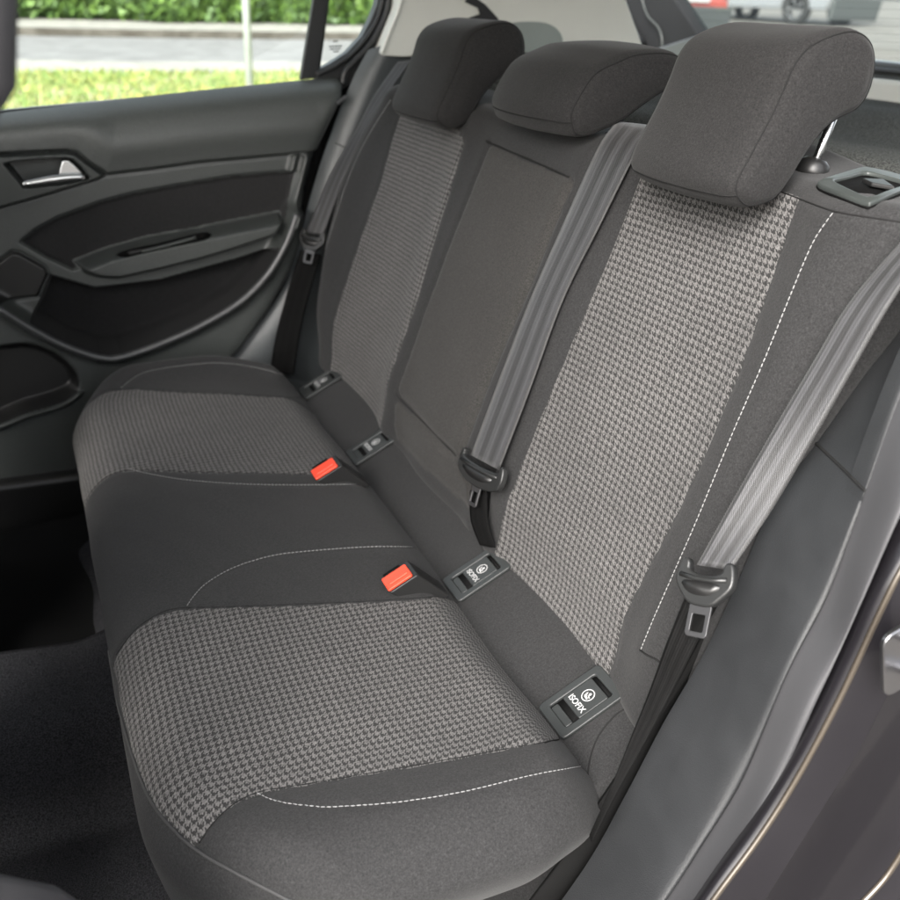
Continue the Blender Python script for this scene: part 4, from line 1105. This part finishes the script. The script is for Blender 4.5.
S0b = spline(S0, 12)+np.array([.004, .02, -.004]); S1b = spline(S1, 12)+np.array([.010, .016, -.006])
loft('door_seal', [S0b, S0, Sm, S1, S1b], M_RUBBER, car, 120, 18)
# painted flange
F0 = spline(S1, 12)+np.array([.014, .02, -.008])
F1 = onY([(1080, 380), (1010, 440), (960, 490), (925, 530), (900, 570), (880, 610), (838, 700), (795, 780), (758, 838), (716, 895), (685, 942), (655, 992)], -.128)
F0m = spline(F1, 12)+np.array([-.002, .008, .001])
F2 = onY([(1110, 400), (1050, 470), (1000, 530), (965, 575), (935, 610), (905, 660), (865, 740), (825, 805), (790, 860), (752, 920), (720, 965), (690, 1010)], -.142)
loft('painted_flange', [F0, F0m, F1, F2], M_PAINT, car, 100, 12)
tube('flange_glint', spline(F1, 100)+np.array([0, -.001, .001]), .0024, M_GLINT, car, 10)  # highlight along the flange edge, painted as a bronze tube
F3 = onY([(1200, 520), (1150, 600), (1100, 680), (1060, 740), (1020, 790), (980, 840), (940, 880), (900, 930), (870, 975), (840, 1020), (810, 1060), (780, 1100)], -.165)
Fm = (spline(F2, 12)+spline(F3, 12))/2+np.array([.012, .018, -.008])
loft('door_shut_panel', [spline(F2, 12), Fm, spline(F3, 12)], M_PAINT, car, 100, 16)
F4 = spline(F3, 12)+np.array([.10, -.055, -.09]); F5 = F4+np.array([.5, -.02, -.3])
loft('outer_wing', [spline(F3, 12), spline(F3, 12)+np.array([.02, -.03, -.01]), F4, F5], M_PAINT, car, 60, 20)
tube('panel_glint', spline(onY([(905, 848), (885, 878), (860, 905), (840, 925)], -.17), 40), .0025, M_GLINT, car, 8)  # painted highlight on the second panel edge
slab('gap_shade', onY([(740, 560), (715, 615), (680, 680), (640, 745), (600, 805), (560, 865), (510, 930), (540, 945), (600, 870), (640, 805), (680, 735), (720, 660), (755, 580)], .041), (0, .004, 0), M_HOLE, car, 0)  # black sheet standing in for the shadow between lower belt and trim
# joint line in the trim
def obj_bvh(o, b): return bvh([np.array(v.co)+b for v in o.data.vertices], [list(p.vertices) for p in o.data.polygons])
tn = obj_bvh(nt_o, BASE['car'])
tube('trim_joint', curve_on(tn, [(806, 428), (813, 440), (840, 466), (862, 488), (869, 494)], -.0001, 60), .0014, M_SEAM, car)
# striker
st = thing('door_striker', 'silver latch striker on the dark door jamb', 'striker', tuple(onY([(895, 650)], -.16)[0]))
fo_ = frame(onY([(900, 655)], -.160)[0], unit((1, 0, .35)), unit((-.3, 0, 1)))
slab('striker_plate', fo_(rrect(0, 0, .036, .058, .009)), (0, -.004, 0), M_STEEL, st, .001)
c0 = fo_([(-.022, .018)])[0]
tube('striker_loop', spline([fo_([(.008, .014)])[0], fo_([(-.004, .018)])[0]+np.array([0, -.022, 0]), fo_([(-.016, .015)])[0]+np.array([0, -.030, 0]), fo_([(-.018, -.004)])[0]+np.array([0, -.028, 0]), fo_([(-.004, -.012)])[0]+np.array([0, -.018, 0]), fo_([(.006, -.014)])[0]], 40), .0045, M_STEEL, st, 10)

# near door pillar trim at the left edge of view
bp_ = np.array([(-.462, .80), (-.467, .68), (-.474, .635), (-.50, .60), (-.60, .55), (-.64, .42), (-.62, .26), (-.575, .178), (-.545, .162), (-.515, .140), (-.492, .104), (-.480, .06), (-.472, 0), (-.465, -.12), (-.46, -.32), (-.8, -.32), (-.8, .80)])
bp3 = np.array([(x, -.10, z) for x, z in bp_])
slab('pillar_cover', bp3, (0, .075, 0), plastic('pillar_plastic', (.05, .048, .05), .6, .3, grain=.2), car, .02, 4)
# floor carpet with centre tunnel
V = []; F = []; nxs, nys = 70, 110
for i in range(nxs):
    for j in range(nys):
        x = -1.35+1.15*i/(nxs-1); y = -.05+1.5*j/(nys-1)
        tun = .135*sstep((y-.50)/.08)*sstep((.79-y)/.03)
        z = -.335+tun+.004*math.sin(x*14+y*6)+.003*math.sin(y*23+x*4)+.02*sstep((x+.50)/.08)
        V.append((x, y, z))
for i in range(nxs-1):
    for j in range(nys-1): a = i*nys+j; F.append([a, a+nys, a+nys+1, a+1])
mesh('floor_carpet', V, F, M_CARPET, car)
V = []; F = []
for i in range(30):
    for j in range(30):
        x = -1.2+.78*i/29; y = .84+.50*j/29
        V.append((x, y, -.322+.03*sstep((y-1.25)/.1)+.005*math.sin(x*19+y*7)+.012*math.exp(-((x+.56)/.05)**2-((y-1.0)/.05)**2)))
for i in range(29):
    for j in range(29): a = i*30+j; F.append([a, a+30, a+31, a+1])
mesh('far_floor_sheet', V, F, plastic('floor_black', (.005, .005, .005), .8, .12), car)  # near-black sheet over the far footwell floor
# far sill with scuff plate
sc_ = [(-1.3, 1.36), (-.36, 1.36)]
slab('far_sill', [(-1.3, 1.375, -.36), (-.30, 1.375, -.36), (-.30, 1.375, -.215), (-1.3, 1.375, -.215)], (0, .12, 0), M_BLACK, car, .018, 4)
slab('under_seat_panel', [(-.40, 0.03, -.36), (-.40, 1.36, -.36), (-.40, 1.36, -.17), (-.40, .03, -.17)], (.02, 0, 0), M_CARPET, car, 0)
# roof lining, bulkheads and floor pan close the cabin
slab('roof_rail', [(-1.3, 1.33, .86), (1.25, 1.33, .84), (1.25, 1.36, 1.0), (-1.3, 1.36, 1.04)], (0, .03, 0), M_LTRIM, car, .01)
slab('front_seat_blocker', [(-.66, .80, -.25), (-.66, 1.27, -.25), (-.66, 1.24, .50), (-.66, .84, .50)], (-.13, 0, .0), M_CLOTH, car, .04, 4)  # unseen front seat backs, added to shade the footwell
slab('front_seat_blocker', [(-.72, .08, -.25), (-.72, .50, -.25), (-.72, .48, .50), (-.72, .10, .50)], (-.13, 0, .0), M_CLOTH, car, .04, 4)
slab('roof_lining', [(-2.0, -.10, 1.02), (1.25, -.10, .98), (1.25, 1.36, .98), (-2.0, 1.36, 1.02)], (0, 0, .04), M_LTRIM, car, .01)
slab('near_quarter_blocker', [(.48, -.10, -.4), (1.3, -.10, -.4), (1.3, -.10, 1.0), (.48, -.10, 1.0)], (0, .02, 0), M_BLACK, car, 0)  # unseen full-height slab, added to block sun and sky from the near rear
slab('floor_pan', [(-1.9, -.12, -.40), (1.3, -.12, -.40), (1.3, 1.55, -.40), (-1.9, 1.55, -.40)], (0, 0, -.05), M_BLACK, car, 0)
slab('boot_wall', [(.30, .0, -.38), (.30, 1.45, -.38), (.30, 1.45, .44), (.30, .0, .44)], (.02, 0, 0), M_SHELF, car, 0)
slab('bulkhead', [(-1.9, 0, -.38), (-1.9, 1.5, -.38), (-1.9, 1.5, .45), (-1.9, 0, .45)], (.02, 0, 0), M_BLACK, car, 0)
slab('front_door_lining', [(-1.9, 1.5, -.38), (-.75, 1.5, -.38), (-.75, 1.5, .46), (-1.9, 1.5, .45)], (0, .02, 0), M_BLACK, car, 0)
